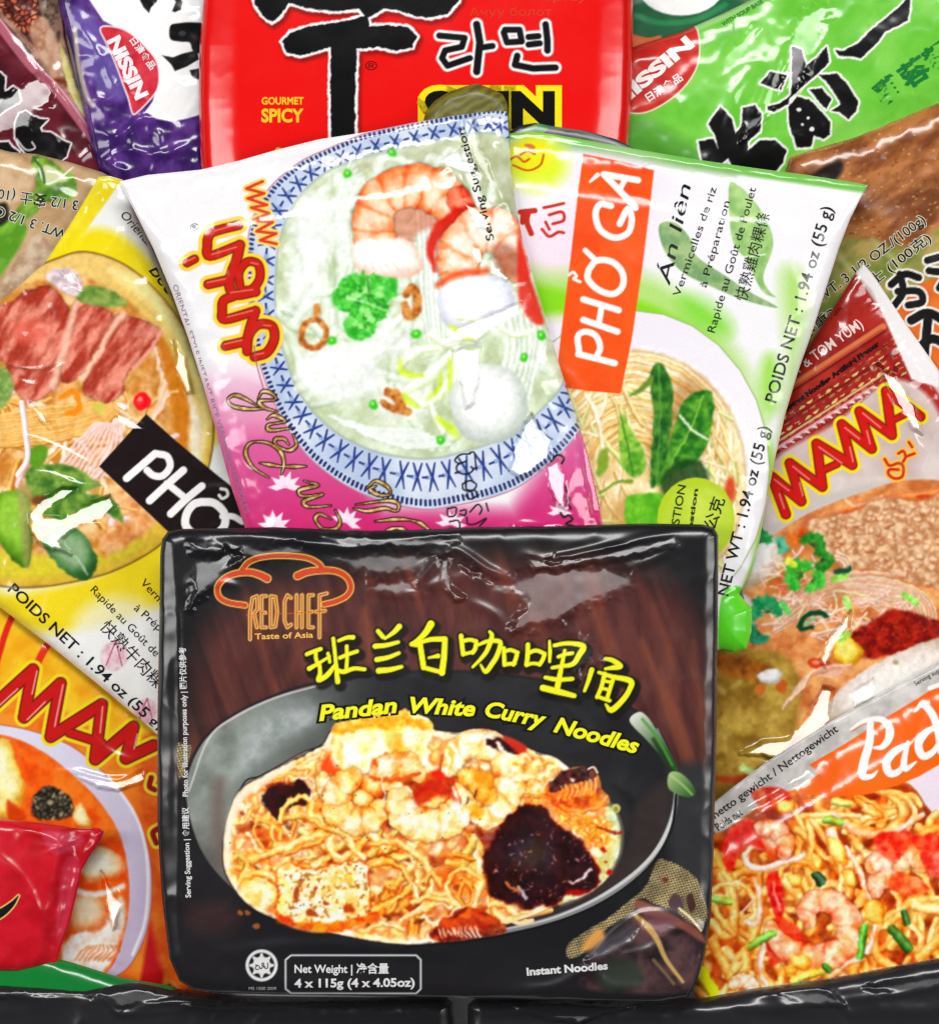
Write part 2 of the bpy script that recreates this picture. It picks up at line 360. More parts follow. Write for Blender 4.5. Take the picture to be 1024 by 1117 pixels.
    S.tangle(((260,835,400,905), [(262,880),(300,845),(350,820),(375,850),(400,900),(330,910),(270,930)]), 36, 8, (1.8,3.0), 34, NC, curl=.9)
    S.tangle(((560,815,672,950), [(560,815),(600,830),(612,850),(600,885),(630,905),(655,925),(668,905),(655,885),(600,878),(570,872)]), 40, 11, (1.5,2.6), 26, NC, curl=1.0)
    # red oil blotches and painted shade in the gaps between noodles
    R = random.Random(4)
    for i in range(95):
        x = R.uniform(262,560); y = R.uniform(880,1010)
        S.ell(x,y,R.uniform(2,7),R.uniform(1.2,3.4),R.choice([(186,74,24),(206,104,34),(126,44,22),(150,60,26),(96,36,20)]),rot=R.uniform(-1,1),f=2.4,a=.75,wob=1.5)
    # named noodles
    for p,r,k in (([(272,938),(300,928),(330,917),(350,911),(362,918),(360,932),(345,940)],5,0),([(312,930),(340,920),(356,915)],3.4,3),([(366,908),(360,916),(362,928),(372,936),(380,930)],4.2,2),([(372,913),(382,916),(388,928),(396,934)],3.6,2),
        ([(372,898),(392,903),(408,912),(420,926)],[4,5.4,4],2),([(408,919),(428,917),(448,926),(464,940),(470,960),(466,978)],[3.6,4.6,4.2],0),([(400,944),(420,938),(440,948),(446,966),(430,980),(412,986)],4,1),
        ([(436,1004),(458,992),(478,984),(492,988)],[2.4,4.4,3],2),([(450,985),(470,978),(490,982)],3.4,0),([(520,930),(524,948),(522,972),(518,988)],[4,5,4],2),([(506,962),(500,974),(506,986),(516,980),(514,966),(504,958)],3,3),
        ([(498,985),(488,972),(492,956),(506,948),(522,956)],3.6,0),([(534,988),(548,984),(562,996),(572,1002)],[3,4.6,3],2),([(560,1000),(575,998),(600,992)],3.2,1),([(462,960),(472,952),(480,962)],3.2,1),
        ([(264,958),(284,952),(300,958),(305,965)],3.2,0),([(256,935),(264,933),(270,945),(262,958)],3.6,4),([(280,890),(278,905),(284,920),(292,928)],1.6,1),([(290,846),(318,838),(340,835),(336,846),(318,846)],2.4,2),([(306,896),(330,888),(352,900),(378,912)],3.6,1),
        ([(552,1005),(580,996),(612,982)],2.4,2),([(395,1014),(420,1008),(440,1012)],3,2)):
        li,ba,ed = NC[k]; S.noodle(p,r,li,ba,ed)
    # dumpling shapes at left
    S.poly([(264,962),(280,958),(294,965),(300,978),(292,990),(278,988),(264,975)], mixn((206,208,120),(250,246,214),10,9), f=4, a=.9)
    S.ell(280,966,9,7,(255,255,250),f=6); S.ell(293,974,6,6,(248,250,214),f=4)
    # fried beancurd with a spongy face, lower left
    SP = [(304,950),(308,944),(322,942),(334,948),(352,946),(372,940),(392,938),(402,944),(402,962),(404,985),(398,1002),(372,1011),(340,1012),(312,1005),(301,996),(304,975)]
    S.poly(SP, (196,84,24), grow=1.5, f=2, wob=1.5)
    S.poly(SP, lambda X,Y,sd: np.where(((vnoise(X,Y,2.6,21)>.7)&(fbm(X,Y,16,4)>.42))[...,None], C((176,126,60)), mixn((240,214,150),(255,252,238),6,13,1.2)(X,Y,sd)), f=1.6, wob=1.2)
    S.line([(301,996),(312,1004),(340,1011),(372,1009),(399,1000),(420,992)], [2,4,5.5,4.5,3], mixn((214,70,22),(238,160,50),8,3), f=3)
    for (x,y,rx,ry) in ((325,975,3,9),(340,995,6,5),(381,990,7,5),(345,968,3,3),(330,958,3,2),(356,985,3,3)): S.ell(x,y,rx,ry,(160,70,30),f=2,a=.9,wob=1)
    S.line([(306,952),(312,966),(308,984),(306,996)], 2.4, (255,240,176), f=2); S.ell(381,958,3.4,7,(214,210,130),f=3); S.ell(366,957,3,5,(222,216,150),f=3)
    # top beancurd
    TF = [(365,792),(378,788),(394,783),(420,780),(430,780),(441,773),(446,780),(462,781),(471,788),(471,804),(466,820),(470,838),(452,846),(424,838),(404,846),(380,840),(364,834)]
    S.poly(TF, mixn((255,236,178),(255,254,244),9,31), f=2, wob=1.5, part=bp)
    S.poly([(365,790),(394,782),(430,779),(442,772),(447,781),(470,787),(470,796),(445,792),(430,798),(400,794),(368,803)], mixn((232,160,52),(252,222,120),5,32), f=2, wob=1.5)
    S.ell(385,820,13,12,(255,255,250),f=8,a=.9); S.ell(406,830,8,10,(255,255,248),f=6); S.ell(372,822,4,14,(248,202,110),f=4,a=.8)
    S.ell(434,812,12,9,(236,178,60),f=7,a=.7); S.ell(428,803,8,5,(214,216,120),f=5,a=.6); S.ell(448,804,8,8,(255,252,235),f=6)
    S.poly([(350,832),(358,822),(366,832),(374,842),(360,846),(350,842)], (226,80,30), f=5, a=.85)
    # prawn cluster
    S.poly([(372,852),(400,842),(440,850),(480,842),(500,870),(505,900),(480,915),(440,905),(400,900),(376,880)], mixn((120,30,18),(214,120,40),12,40), f=7, a=.85)
    Q = dict(pale=(255,240,212), mid=(240,190,116), deep=(186,86,34))
    S.lump([(384,866),(396,860),(406,868),(404,880),(392,882)],(206,110,44),(244,190,110),(255,236,190),r=6); S.lump([(396,846),(410,842),(420,852),(414,866),(400,862)],(196,96,36),(240,176,96),(254,226,170),r=7)
    S.lump([(456,866),(474,860),(490,866),(486,880),(468,886),(456,880)],(196,84,30),(238,160,80),(252,220,160),r=8); S.lump([(520,842),(534,838),(542,852),(536,868),(522,868)],(190,96,30),(240,184,92),(255,236,180),r=8)
    S.prawn([(352,846),(358,862),(372,870)],[7,9,8],3,seed=3,**Q)
    S.prawn([(386,846),(370,862),(370,882),(388,894),(408,890),(418,876)],[11,15,17,16,14,10],6,seed=5,**Q)
    S.prawn([(424,856),(440,862),(446,874)],[6,8,8],3,seed=15,**Q)
    S.prawn([(434,870),(442,890),(464,900),(490,894),(504,876),(500,862)],[13,17,19,18,15,10],6,seed=8,pale=(255,250,230),mid=(248,206,136),deep=(200,98,40))
    S.prawn([(490,838),(500,818),(522,810),(546,820),(556,844),(552,868),(536,888),(522,890)],[10,14,16,17,17,16,15,9],7,seed=11,pale=(255,250,234),mid=(246,200,128),deep=(204,100,44))
    S.prawn([(506,846),(524,852),(532,868)],[9,13,10],3,seed=12,pale=(250,220,150),mid=(240,170,70),deep=(190,84,30))
    S.prawn([(410,842),(424,832),(444,832),(456,842)],[9,12,13,10],2,seed=13,pale=(255,236,214),mid=(248,184,110),deep=(196,80,30))
    S.line([(404,846),(420,849),(440,848),(456,842)], 2.0, (206,96,24), f=2); S.line([(416,832),(436,828),(452,831)], 1.8, (255,240,236), f=3)
    S.ell(478,845,8,5,(214,50,24),f=4); S.poly([(452,862),(470,850),(486,856),(500,874),(482,866),(462,876),(452,880)], (176,50,22), f=4, a=.85)
    S.line([(484,822),(481,838),(492,850),(500,864),(503,876)], 1.1, (190,70,24), a=.8); S.line([(486,812),(494,820),(490,840)], [1,3,1], (244,190,90), f=2)
    S.ell(526,848,12,8,(244,160,50),f=8,a=.85,rot=.6); S.ell(520,884,8,9,(226,176,60),f=5,a=.7); S.ell(508,892,4,10,(255,255,246),f=4); S.ell(463,894,11,8,(255,255,252),f=8); S.ell(446,880,9,6,(255,252,236),f=7); S.ell(545,880,9,8,(255,255,250),f=6)
    S.line([(417,846),(420,862),(416,872)], .9, (255,255,250)); S.line([(520,862),(519,868)],.8,(40,20,10)); S.line([(509,868),(510,876)],.8,(50,20,10)); S.line([(420,866),(419,870)],.7,(40,20,10))
    # mushrooms and beancurd
    S.poly([(288,866),(292,856),(300,853),(316,853),(326,848),(333,850),(338,860),(336,872),(322,878),(314,886),(306,894),(296,886),(289,876)], mixn((32,16,18),(66,26,26),8,2), f=2, wob=1)
    S.line([(290,857),(300,854),(320,853)], 1.6, (150,60,30), f=2, a=.8); S.line([(332,848),(338,858),(346,872)], 1.1, (238,190,180), a=.8)
    S.noodle([(308,894),(312,880),(322,870),(333,868),(340,876),(337,886),(350,892)],3.2,(255,252,220),(246,226,150),(200,140,60)); S.ell(330,874,5.5,3.4,(60,26,26),f=1.4,rot=.3)
    S.poly([(530,806),(540,803),(552,806),(562,812),(570,818),(560,822),(548,818),(538,814)], (52,20,26), f=2, wob=1.2)
    S.poly([(548,802),(562,806),(574,814),(570,822),(560,818)], (190,60,40), f=3); S.line([(541,808),(546,814),(552,820)], 1.6, (250,240,224), f=1.4)
    for x,y in ((560,832),(572,826),(585,834),(575,846),(592,846),(563,850),(586,860),(600,838)): S.ell(x,y,6,5,(255,248,222),f=3); S.ell(x+2,y+2,3,2,(232,180,90),f=2)
    # shellfish
    CL = [(594,866),(600,852),(612,842),(626,836),(640,836),(649,838),(653,848),(656,860),(664,868),(662,878),(650,884),(632,887),(612,884),(600,876)]
    S.poly(CL, mixn((182,74,28),(236,150,70),6,50), f=2, wob=1)
    S.poly([(601,851),(614,841),(628,837),(644,836),(650,845),(640,851),(622,854),(610,862),(600,862)], mixn((40,18,24),(110,60,56),5,51), f=2)
    for i in range(8): S.line([(610+i*5.4,872-i*1.2),(613+i*5.2,864-i*1.4),(610+i*5.5,857-i*1.2)], 1.0, (250,206,140), f=1.2, a=.9)
    S.line([(612,878),(630,884),(652,878),(661,868)], 1.5, (250,190,110), f=1.6, a=.9); S.ell(624,849,3.5,2.5,(240,220,210),f=2); S.ell(645,843,3,4.5,(120,60,50),f=1.5); S.line([(641,838),(647,836),(651,842)],1,(240,210,190))
    S.poly([(600,880),(630,888),(655,890),(668,900),(650,905),(668,915),(650,925),(640,915),(615,896)], crumbs([(255,240,200),(250,214,110),(240,170,70)],6,6,.5,(206,120,50)), f=3, a=.9)
    S.ell(671,881,5,5,(206,204,120),f=2); S.ell(671,882,2.6,3,(150,150,60),f=1.5); S.line([(652,902),(668,907),(679,907)], 1.6, (150,50,30), f=1.6)
    for x,y,r in ((658,926,3.6),(664,951,4),(661,939,1.8),(640,930,3),(655,915,1.4)): S.ell(x,y,r,r*.8,(176,36,24),f=1.4,wob=1)
    # dark beancurd block
    DK = [(531,952),(528,940),(533,926),(540,912),(548,898),(560,886),(568,880),(580,879),(592,881),(598,892),(608,902),(620,908),(632,918),(640,930),(645,938),(650,950),(650,962),(640,968),(622,968),(612,978),(602,986),(590,984),(574,988),(560,982),(546,980),(534,972)]
    S.poly([(640,934),(652,944),(652,960),(640,973),(622,976),(614,968)], (150,20,22), f=2.4)
    S.poly(DK, (86,22,22), grow=2.5, f=3, wob=1.5)
    def dk(X, Y, sd):
        n = fbm(X, Y, 9, 60, 3)[..., None]; sp = ((vnoise(X, Y, 2.1, 61) > .84) & (fbm(X, Y, 14, 66) > .5))[..., None]
        c = C((28,14,18))*(1-n)+C((74,38,44))*n
        g = np.exp(-(((X-580)/26)**2+((Y-930)/20)**2))[..., None]*.75
        c = c*(1-g)+C((74,74,80))*g
        return np.where(sp, C((188,140,146)), c)
    S.poly(DK, dk, f=1.8, wob=1.5)
    S.line([(619,960),(626,961),(636,953),(645,948)], 1.3, (236,224,226), f=1.2); S.line([(566,968),(571,974),(573,980)], 1.6, (200,190,200), f=1.4); S.line([(553,962),(560,968),(566,972)], 1.4, (206,140,110), f=1.6)
    # mussel at the bottom
    S.poly([(470,1018),(478,1006),(492,996),(506,990),(524,992),(540,999),(552,1010),(548,1018),(520,1022),(496,1026),(476,1026)], mixn((110,26,18),(206,92,40),8,70), f=2, wob=1)
    S.poly([(498,1002),(512,992),(534,998),(546,1010),(530,1016),(512,1012)], mixn((150,44,20),(214,110,50),5,71,sx=3,ang=.4), f=3)
    for i in range(9): S.line([(478+i*5,1012-i*.3),(481+i*5,1017),(484+i*5,1021)], [.8,1.3,.7], (250,226,206), f=1.2, a=.9)
    S.line([(548,1004),(556,1002),(566,1006),(580,1003)],2.4,(252,226,170),f=1.6)
    S.line([(262,862),(270,850),(284,846),(300,838),(352,812)],.9,(20,14,16),a=.9)
    S.grade(FD, amp=3.0, sc=8, soft=.45, sat=1.2, con=1.18, mot=.13, tint=(236,192,124), ta=.6)
    S.line([(250,944),(250,905),(258,880),(266,866),(290,850),(320,832)], [3,5,5,3], (255,250,232), f=5, a=.8)
    # pepper specks
    for i in range(55):
        x = R.gauss(430,95); y = R.gauss(915,55)
        if S.sdp(arr(FD), np.array([x]), np.array([y]))[0] < -6: S.ell(x,y,R.uniform(.6,1.3),R.uniform(.5,1.0),R.choice([(70,50,20),(120,60,20),(90,90,40)]),f=1,a=.8)
    # spring onion, woven mat, garlic
    ga = S.part('spring_onion_picture')
    S.poly([(686,786),(696,776),(706,782),(716,797),(728,818),(738,838),(732,842),(718,822),(704,806)], lingrad((690,782),(722,822),(222,222,210),(30,84,24)), f=1.6, part=ga)
    S.line([(700,784),(716,804),(732,834)], 1.6, (70,150,50), f=2, a=.8); S.line([(712,806),(726,830),(734,846)], 2.2, (20,24,20), f=3, a=.6)
    S.poly([(729,843),(740,842),(752,852),(758,864),(752,869),(738,866),(728,858)], lingrad((730,843),(755,868),(170,196,130),(40,90,34)), f=2, part=ga)
    S.line([(732,846),(744,856),(754,866)], 1.2, (190,214,150), f=2, a=.6)
    ga = S.part('woven_mat_picture')
    def mat(X, Y, sd):
        u = (X+Y*.55); v = (Y-X*.55)
        w = (np.sin(u*1.35)*np.sin(v*1.5)+.15); n = fbm(X, Y, 12, 80)[..., None]
        t = np.clip(w*1.2+.45, 0, 1)[..., None]
        return (C((58,40,26))*(1-t)+C((206,186,132))*t)*(.6+.6*n)
    S.poly([(617,1041),(622,1026),(640,1014),(662,1000),(690,978),(706,962),(716,938),(726,938),(745,946),(760,960),(768,980),(770,1004),(752,1008),(735,992),(716,986),(696,978),(690,994),(672,1004),(650,1022),(636,1038),(624,1044)], mat, f=2, part=ga, wob=1.5)
    S.poly([(634,1036),(642,1020),(655,1012),(660,1026),(650,1034)], (236,166,80), f=6, a=.9)
    S.poly([(636,1052),(660,1022),(694,998),(740,1000),(768,1022),(760,1060),(740,1082),(640,1078)], mixn((36,26,30),(96,64,66),22,82), f=6, a=.95, part=ga)
    S.poly([(694,980),(715,988),(738,1000),(762,1014),(768,1028),(742,1012),(716,1000),(694,992)], (150,84,70), f=4, a=.9, part=ga)
    S.poly([(690,998),(712,994),(738,1002),(722,1018),(700,1014)], (128,80,86), f=8, a=.85); S.poly([(640,1040),(668,1018),(690,1008),(690,1020),(660,1040)], (86,84,92), f=7, a=.8)
    S.line([(692,997),(706,1010),(716,1024),(726,1046),(744,1070)], [2,3.6,3,2.4,1.6], (206,168,96), f=2, a=.95); S.line([(712,1046),(726,1062),(734,1072)],1.4,(150,120,80),f=3,a=.8)
    S.poly([(728,984),(734,974),(742,978),(744,990),(734,992)],(84,58,66),f=2.4); S.poly([(748,978),(754,974),(758,988),(752,994)],(70,40,34),f=2); S.line([(740,990),(752,1000),(764,1014)],1.2,(240,226,170)); S.ell(725,959,3.2,2.6,(120,44,26),f=1.4)
    S.poly([(656,1050),(690,1046),(700,1072),(660,1080)], (40,56,44), f=10, a=.8)
    # left strip: bit of mat and the little notch
    ga = S.part('mat_corner_picture')
    S.poly([(194,812),(202,812),(210,814),(204,836),(196,848)], mat, f=1.5, part=ga)
    # emblem: chef hat drawn as a bent tube
    lg = S.part('chef_hat_emblem')
    hat = [[(265,621),(272,613),(285,608),(306,606),(333,608),(347,614),(352,620)],([(292,631),(284,627),(272,624),(256,626),(244,632),(238,641),(240,651),(250,657),(268,660)],[3.4,2.6,2.2,2.2]),([(325,628),(335,624),(350,622),(367,623),(379,630),(383,641),(378,650),(366,656),(354,659)],[3.4,2.6,2.2,2.2])]
    S.lines(hat, 2.1, (250,186,84), grow=1.5, part=lg); S.lines(hat, 2.1, (24,18,16), grow=0, f=1); S.lines(hat, 1.7, (216,66,34), f=1)
    ST = [[(273.5,697),(273.5,668),(276,652)],[(276,652),(281,650),(281.5,664),(278,669)],[(278,669),(281,684)],[(286,684),(286,650)],[(286,650),(291,650)],[(286,668),(290,668)],[(286,684),(291,684)],[(296,684),(296,650),(301,651),(303,667),(301,683),(296,684)],
          [(318,652),(314,649),(311,656),(311,677),(314,684),(318,681)],[(324,684),(324,649)],[(330,684),(330,649)],[(324,668),(330,668)],[(337,684),(337,649)],[(337,649),(342,649)],[(337,667),(341,667)],[(337,684),(342,684)],[(349,695),(349,649)],[(349,649),(357,647)],[(345,667),(355,666)]]
    S.lines(ST, 1.2, (252,196,92), grow=.9, part=lg, sm=0); S.lines(ST, .7, (150,44,28), f=.8, a=.85, sm=0); S.line([(270,671),(356,667)], .5, (230,120,40), a=.6)
    S.text('Taste of Asia', (279,697), (342,695), 6.5, (250,190,90), part='emblem_lettering', bold=.02)
    # brush-written title
    a8 = lambda *v: cv(5.12, 510, 670, *v)
    a7 = lambda *v: cv(5.12, 320, 660, *v)
    TT = [(a7(78,272,118,256,155,243),2.0),(a7(128,255,130,300,150,345),1.9),(a7(92,352,140,325,205,285),[2.4,1.7,1.2]),(a7(150,330,152,380,145,415,190,390,222,350,235,330),[1.6,2.6,2.6,1.2]),(a7(196,268,206,315),1.6),(a7(225,185,238,300,250,425),[1.9,1.8,2.6]),
          (a7(255,197,300,180,335,178),[1.6,2.4]),(a7(300,228,302,300,298,350),1.8),(a7(262,292,310,272,358,256),1.9),(a7(240,352,280,370,340,352,400,356),[1.6,2.3,2.1,1.8]),
          (a7(474,144,502,176),2.2),(a7(592,118,562,150,512,186),[2.9,2.3,1.2]),(a7(458,228,520,222,586,205),[2.6,2.3,1.8]),(a7(468,302,530,290,590,266),[2.6,2.2,1.8]),(a7(478,364,540,358,605,342),[3,2.6,1.8]),
          (a7(768,105,740,150,700,190,662,216),[3.8,2.8,1.8]),(a7(662,216,700,222,712,236),2.4),(a7(706,205,716,270,728,345),2.8),(a7(708,206,770,190,846,188),[2,2.8]),(a7(846,188,842,280,830,375),[2.8,3.2]),(a7(756,292,790,285,808,282),[1,2.4]),(a7(728,346,780,360,828,372),2.2),
          (a7(936,170,942,225,948,272),2.3),(a7(940,200,985,192,1020,200),2.0),(a8(48,160,42,190,28,212),2.2),(a7(950,272,980,265,1005,258),1.7),
          (a8(62,168,110,150,180,153,165,225,135,275,100,318,72,280),[1.4,2.2,2.4,2.6,2.4,.9]),(a8(122,95,135,122,108,200,70,250,28,292),[1.3,2.5,2,1.2]),(a8(200,188,203,230,205,280),2.1),(a8(202,205,240,198,278,212),1.9),(a8(276,212,268,245,255,278),2.1),(a8(205,278,262,272),1.9),
          (a8(335,168,334,220,328,280),2.3),(a8(338,215,380,200,428,218),2.0),(a8(428,220,418,250,400,278),2.1),(a8(328,282,360,272,398,276),1.7),
          (a8(455,148,458,205,456,262),[1.2,1.8,1.4]),(a8(482,172,560,160,642,176,620,225,585,275,520,288,470,296),[1.8,2.2,3.2,2.6,2,1.6]),(a8(505,235,540,222,582,215),1.8),(a8(540,200,520,300,495,425),[1.6,2.2,3.2]),(a8(432,350,500,362,582,358),[1.8,2.4,2]),(a8(418,408,500,428,592,452),[3.2,3.2,2.4]),
          (a8(768,246,808,256,850,288,808,296,765,302),[1.8,2.6,2.6,1.2]),(a8(690,308,672,368,650,425),[2.6,2.1,1.5]),(a8(730,322,800,345,905,370,900,420,860,480,800,532,768,500),[1.6,2.2,3,2.6,2.8,3,1]),(a8(762,330,745,400,720,460),[2.2,2]),(a8(812,352,790,420,775,470),2.0),(a8(770,372,800,378),1.6),(a8(755,412,785,420),1.6),(a8(720,455,760,470,790,480),1.8)]
    tp = S.part('brush_title')
    S.lines(TT, 2, (18,16,16), grow=4.2, off=(3,4), f=3, a=.85); S.lines(TT, 2, (16,14,12), grow=2.2, f=1.4, part=tp); S.lines(TT, 2, (246,246,30), grow=.3, f=1, part=tp)
    for w,p0,p1,cp in (('Pandan',(350,785),(433,776),17),('White',(448,776),(517,780),17),('Curry',(529,780),(592,792),17),('Noodles',(604,797),(693,821),17)):
        S.text(w, p0, p1, cp, (246,246,30), part='english_title', bold=.035, outline=.10, oc=(14,12,12), shear=.22)
    n = S.part('weight_frame')
    fr = [(318,1041),(454,1041),(459,1046),(459,1078),(454,1083),(318,1083),(312,1078),(312,1046)]
    S.lines([fr+[fr[0]]], .9, (225,225,225), sm=0, part=n)
    S.text('Net Weight | 净含量', (322,1060), (424,1060), 9, (228,228,228), part='weight_lettering', bold=.02)
    S.text('4 x 115g (4 x 4.05oz)', (322,1076), (452,1075), 9.5, (228,228,228), part='weight_lettering', bold=.03)
    S.text('Instant Noodles', (575,1063), (662,1056), 8.5, (224,224,224), part='weight_lettering', bold=.035)
    S.text('Serving Suggestion | 食用建议', (209,978), (206,880), 6, (226,226,226), part='side_lettering', bold=.02)
    S.text('Photo for illustration purposes only | 图片仅供参考', (206,868), (203,706), 6, (226,226,226), part='side_lettering', bold=.02)
    h = S.part('round_certification_mark')
    S.ell(286,1052,17.5,17.5,(232,232,232),part=h); S.ell(286,1052,14,14,(30,30,32)); 
    for k in range(8): S.line([(286+12.4*math.cos(k*.785),1052+12.4*math.sin(k*.785)),(286+12.4*math.cos(k*.785+2.356),1052+12.4*math.sin(k*.785+2.356))],1.0,(232,232,232))
    S.ell(286,1052,9.6,9.6,(228,228,228)); S.text('حلال', (279,1054), (293,1054), 5, (30,30,32), part='certification_lettering', bold=.03)
    S.text('MS 1500 2009', (272,1079), (302,1079), 3.6, (180,180,180), part='certification_lettering')
    # relief: folds of the film, and facets shaped to give glints
    S.crease([(205,588),(230,600),(255,604),(330,592),(352,598)],5,2.2); S.crease([(200,640),(230,618),(262,606)],6,2.2); S.crease([(190,600),(196,700),(196,900),(194,1040)],4,1.6)
    S.crease([(232,582),(300,586),(370,596),(420,590),(480,584)],6,2.4); S.crease([(486,640),(490,606),(500,600),(530,620),(556,634),(570,656)],5,3.0); S.crease([(572,606),(600,612),(650,602),(700,588),(735,582)],5,3.0)
    S.crease([(576,606),(584,622),(600,612),(660,598),(738,596)],4,2.0); S.crease([(688,618),(710,610),(740,596)],5,2.0); S.crease([(686,622),(640,646),(600,676),(556,690)],7,2.4); S.crease([(456,646),(480,636),(520,626)],7,2.0)
    S.glint([(506,618),(540,636),(574,624),(600,612),(660,616),(686,626),(690,642),(640,664),(590,684),(556,690),(572,656),(540,640)],'top',.74,7)
    S.glint([(574,606),(600,614),(650,604),(690,596),(735,586),(740,594),(700,606),(660,612),(600,622),(582,622)],'top',.85,4)
    S.glint([(206,590),(260,596),(330,594),(340,604),(260,612),(214,604)],'top',.72,6); S.glint([(350,584),(440,588),(500,584),(504,592),(440,600),(370,594)],'top',.8,4)
    S.glint([(398,636),(440,630),(456,640),(470,646),(430,650),(402,644)],'top',.78,6); S.glint([(480,610),(490,606),(492,640),(506,652),(496,656),(484,640)],'top',.8,4)
    S.glint([(700,1000),(726,1004),(745,1012),(720,1022),(700,1012)],'top',.7,4); S.glint([(640,1046),(672,1026),(694,1012),(690,1024),(660,1044)],'top',.7,4)
    S.glint([(214,612),(250,600),(262,606),(236,636),(208,664)],'top',.8,6); S.glint([(360,606),(430,600),(474,606),(450,626),(400,630)],'top',.74,8); S.glint([(600,700),(640,690),(650,720),(630,740)],'top',.5,10)
    S.crease([(480,600),(470,620),(440,650)],5,2.2); S.crease([(556,692),(540,670),(510,655)],5,1.8); S.crease([(204,648),(240,636),(262,640)],4,2)
    S.crease([(640,1060),(662,1024),(700,996),(742,1000),(770,1016)],5,3); S.crease([(690,1050),(740,1010),(764,1014)],5,2.0); S.crease([(520,1086),(600,1076),(650,1050),(690,1040),(730,1030)],6,2.5); S.crease([(240,1040),(330,1030),(480,1036)],8,1.6)
    S.crease([(768,1010),(764,1040),(756,1078)],3,2.2); S.crease([(650,1058),(664,1074),(720,1076)],6,2)
    return S
# ================================================================== artwork: white packet with the shrimp bowl
def zigzag(pts): return arr(pts)
def gloss_letters(S, L, r, part, red=(206,24,20), rim=(250,226,60), rimw=3.2, dark=(120,10,10), hl=True):
    S.lines(L, r, rim, grow=rimw, part=part, f=1.6); S.lines(L, r, dark, grow=.7, part=part); S.lines(L, r, red, grow=-.4, part=part, f=1.6)
    if hl:
        for q in L:
            p, rr = q if isinstance(q, tuple) else (q, r)
            S.line(arr(p)+np.array([-np.max(rr)*.25, -np.max(rr)*.3]), max(.5, np.max(rr)*.16), (250,170,150), f=1, a=.85)
def art_white():
    S = Sheet('rice_noodle_packet', [(131,198),(160,191),(220,185),(262,175),(300,164),(348,152),(400,144),(450,134),(490,127),(520,123),(545,121),(553,122),(555,150),(557,185),(562,225),(570,262),(582,305),(598,358),(612,405),(628,452),(642,500),(652,545),(660,585),(668,660),(300,672),(284,625),(268,578),(252,530),(236,470),(222,420),(206,370),(188,320),(168,272),(148,232)],
              res=1.0, T=18, R=42, z=44, seals=[((131,196),(553,112),14,1)], seed=8, bulge=6, wr=1.0, wsc=30, back=(246,244,247), rough=.16, ws=1.7)
    S.poly([(200,420),(260,400),(330,420),(420,560),(560,560),(640,430),(700,470),(700,700),(220,700)], lingrad((0,395),(0,590),(250,232,244),(208,24,104),e=.8), f=30, sm=0)
    S.poly([(230,470),(330,470),(420,560),(560,560),(655,440),(700,560),(700,700),(240,700)], lingrad((0,460),(0,600),(224,110,170),(208,26,104)), f=24, a=.85, sm=0)
    for cx,cy,sc_,ro in ((312,532,1.1,0),(378,570,1,.4),(300,575,1.1,.2),(492,572,1,.1),(560,585,.8,.3),(610,560,.8,0)):
        pet = S.part('flower_print')
        for k in range(6):
            a = ro-math.pi*.5+(k-2.5)*.62; L = 17*sc_; px, py = cx+math.cos(a)*L, cy+math.sin(a)*L; nx, ny = -math.sin(a)*3.2*sc_, math.cos(a)*3.2*sc_
            S.poly([(cx,cy),(cx+(px-cx)*.5+nx,cy+(py-cy)*.5+ny),(px,py),(cx+(px-cx)*.5-nx,cy+(py-cy)*.5-ny)], (250,232,244), f=1.4, sm=0, part=pet)
    bp = S.part('bowl_picture')
    OB = [(272,262),(283,225),(300,200),(328,177),(358,163),(400,146),(450,135),(503,125),(560,124),(630,200),(662,320),(656,405),(641,452),(622,482),(598,506),(566,530),(533,543),(500,550),(469,555),(436,551),(408,543),(380,530),(356,514),(334,494),(312,462),(294,424),(280,380),(272,320)]
    IB = [(303,292),(307,262),(318,232),(336,206),(362,186),(400,172),(450,160),(500,150),(550,152),(610,230),(630,330),(624,386),(612,420),(594,442),(569,464),(537,482),(503,493),(466,500),(426,496),(394,486),(366,470),(342,448),(322,416),(308,372),(302,330)]
    S.poly(OB, (196,120,140), grow=1.2, f=1.2); S.poly(OB, mixn((186,202,230),(224,232,246),40,2), f=1.4, part=bp)
    oc, ic = catmull(OB, True, 12), catmull(IB, True, 12)
    # blue brush pattern around the rim
    seg = np.linalg.norm(np.roll(oc, -1, 0)-oc, axis=1); cum = np.concatenate([[0], np.cumsum(seg)]); N = int(cum[-1]/10.5)//2*2; mids = []
    for k in range(N):
        L_ = k/N*cum[-1]; i = int(np.searchsorted(cum, L_, side='right')-1) % len(oc)
        po = oc[i]+(oc[(i+1) % len(oc)]-oc[i])*((L_-cum[i])/max(seg[i], 1e-6)); pi_ = ic[np.argmin(np.linalg.norm(ic-po, axis=1))]
        d = (po-pi_)/max(np.linalg.norm(po-pi_), 1e-6); mids.append((0, pi_, po, d))
    BL = (44,66,140)
    for k, (a, pi_, po, d) in enumerate(mids):
        t = np.array([-d[1], d[0]]); w = np.linalg.norm(po-pi_); m = pi_+d*w*.38; h = w*.27
        if k % 2 == 0:
            S.lines([([m-d*h-t*4.5, m, m+d*h+t*4.5],[1.0,1.7,.9]),([m-d*h+t*4.5, m, m+d*h-t*4.5],[1.1,1.6,.8])], 1.2, BL, f=1.2)
            S.poly([m+t*1, m+t*5+d*2.6, m+t*9-d*.4, m+t*5-d*2.6], (150,170,214), f=1, a=.9)
        else:
            S.line([m-t*2.2, m+t*2.2], 1.3, BL); 
        for j in (-4.5,.5): S.line([pi_+d*(w*.84)+t*j, pi_+d*(w*.93)+t*j], 1.5, (34,44,104), f=1)
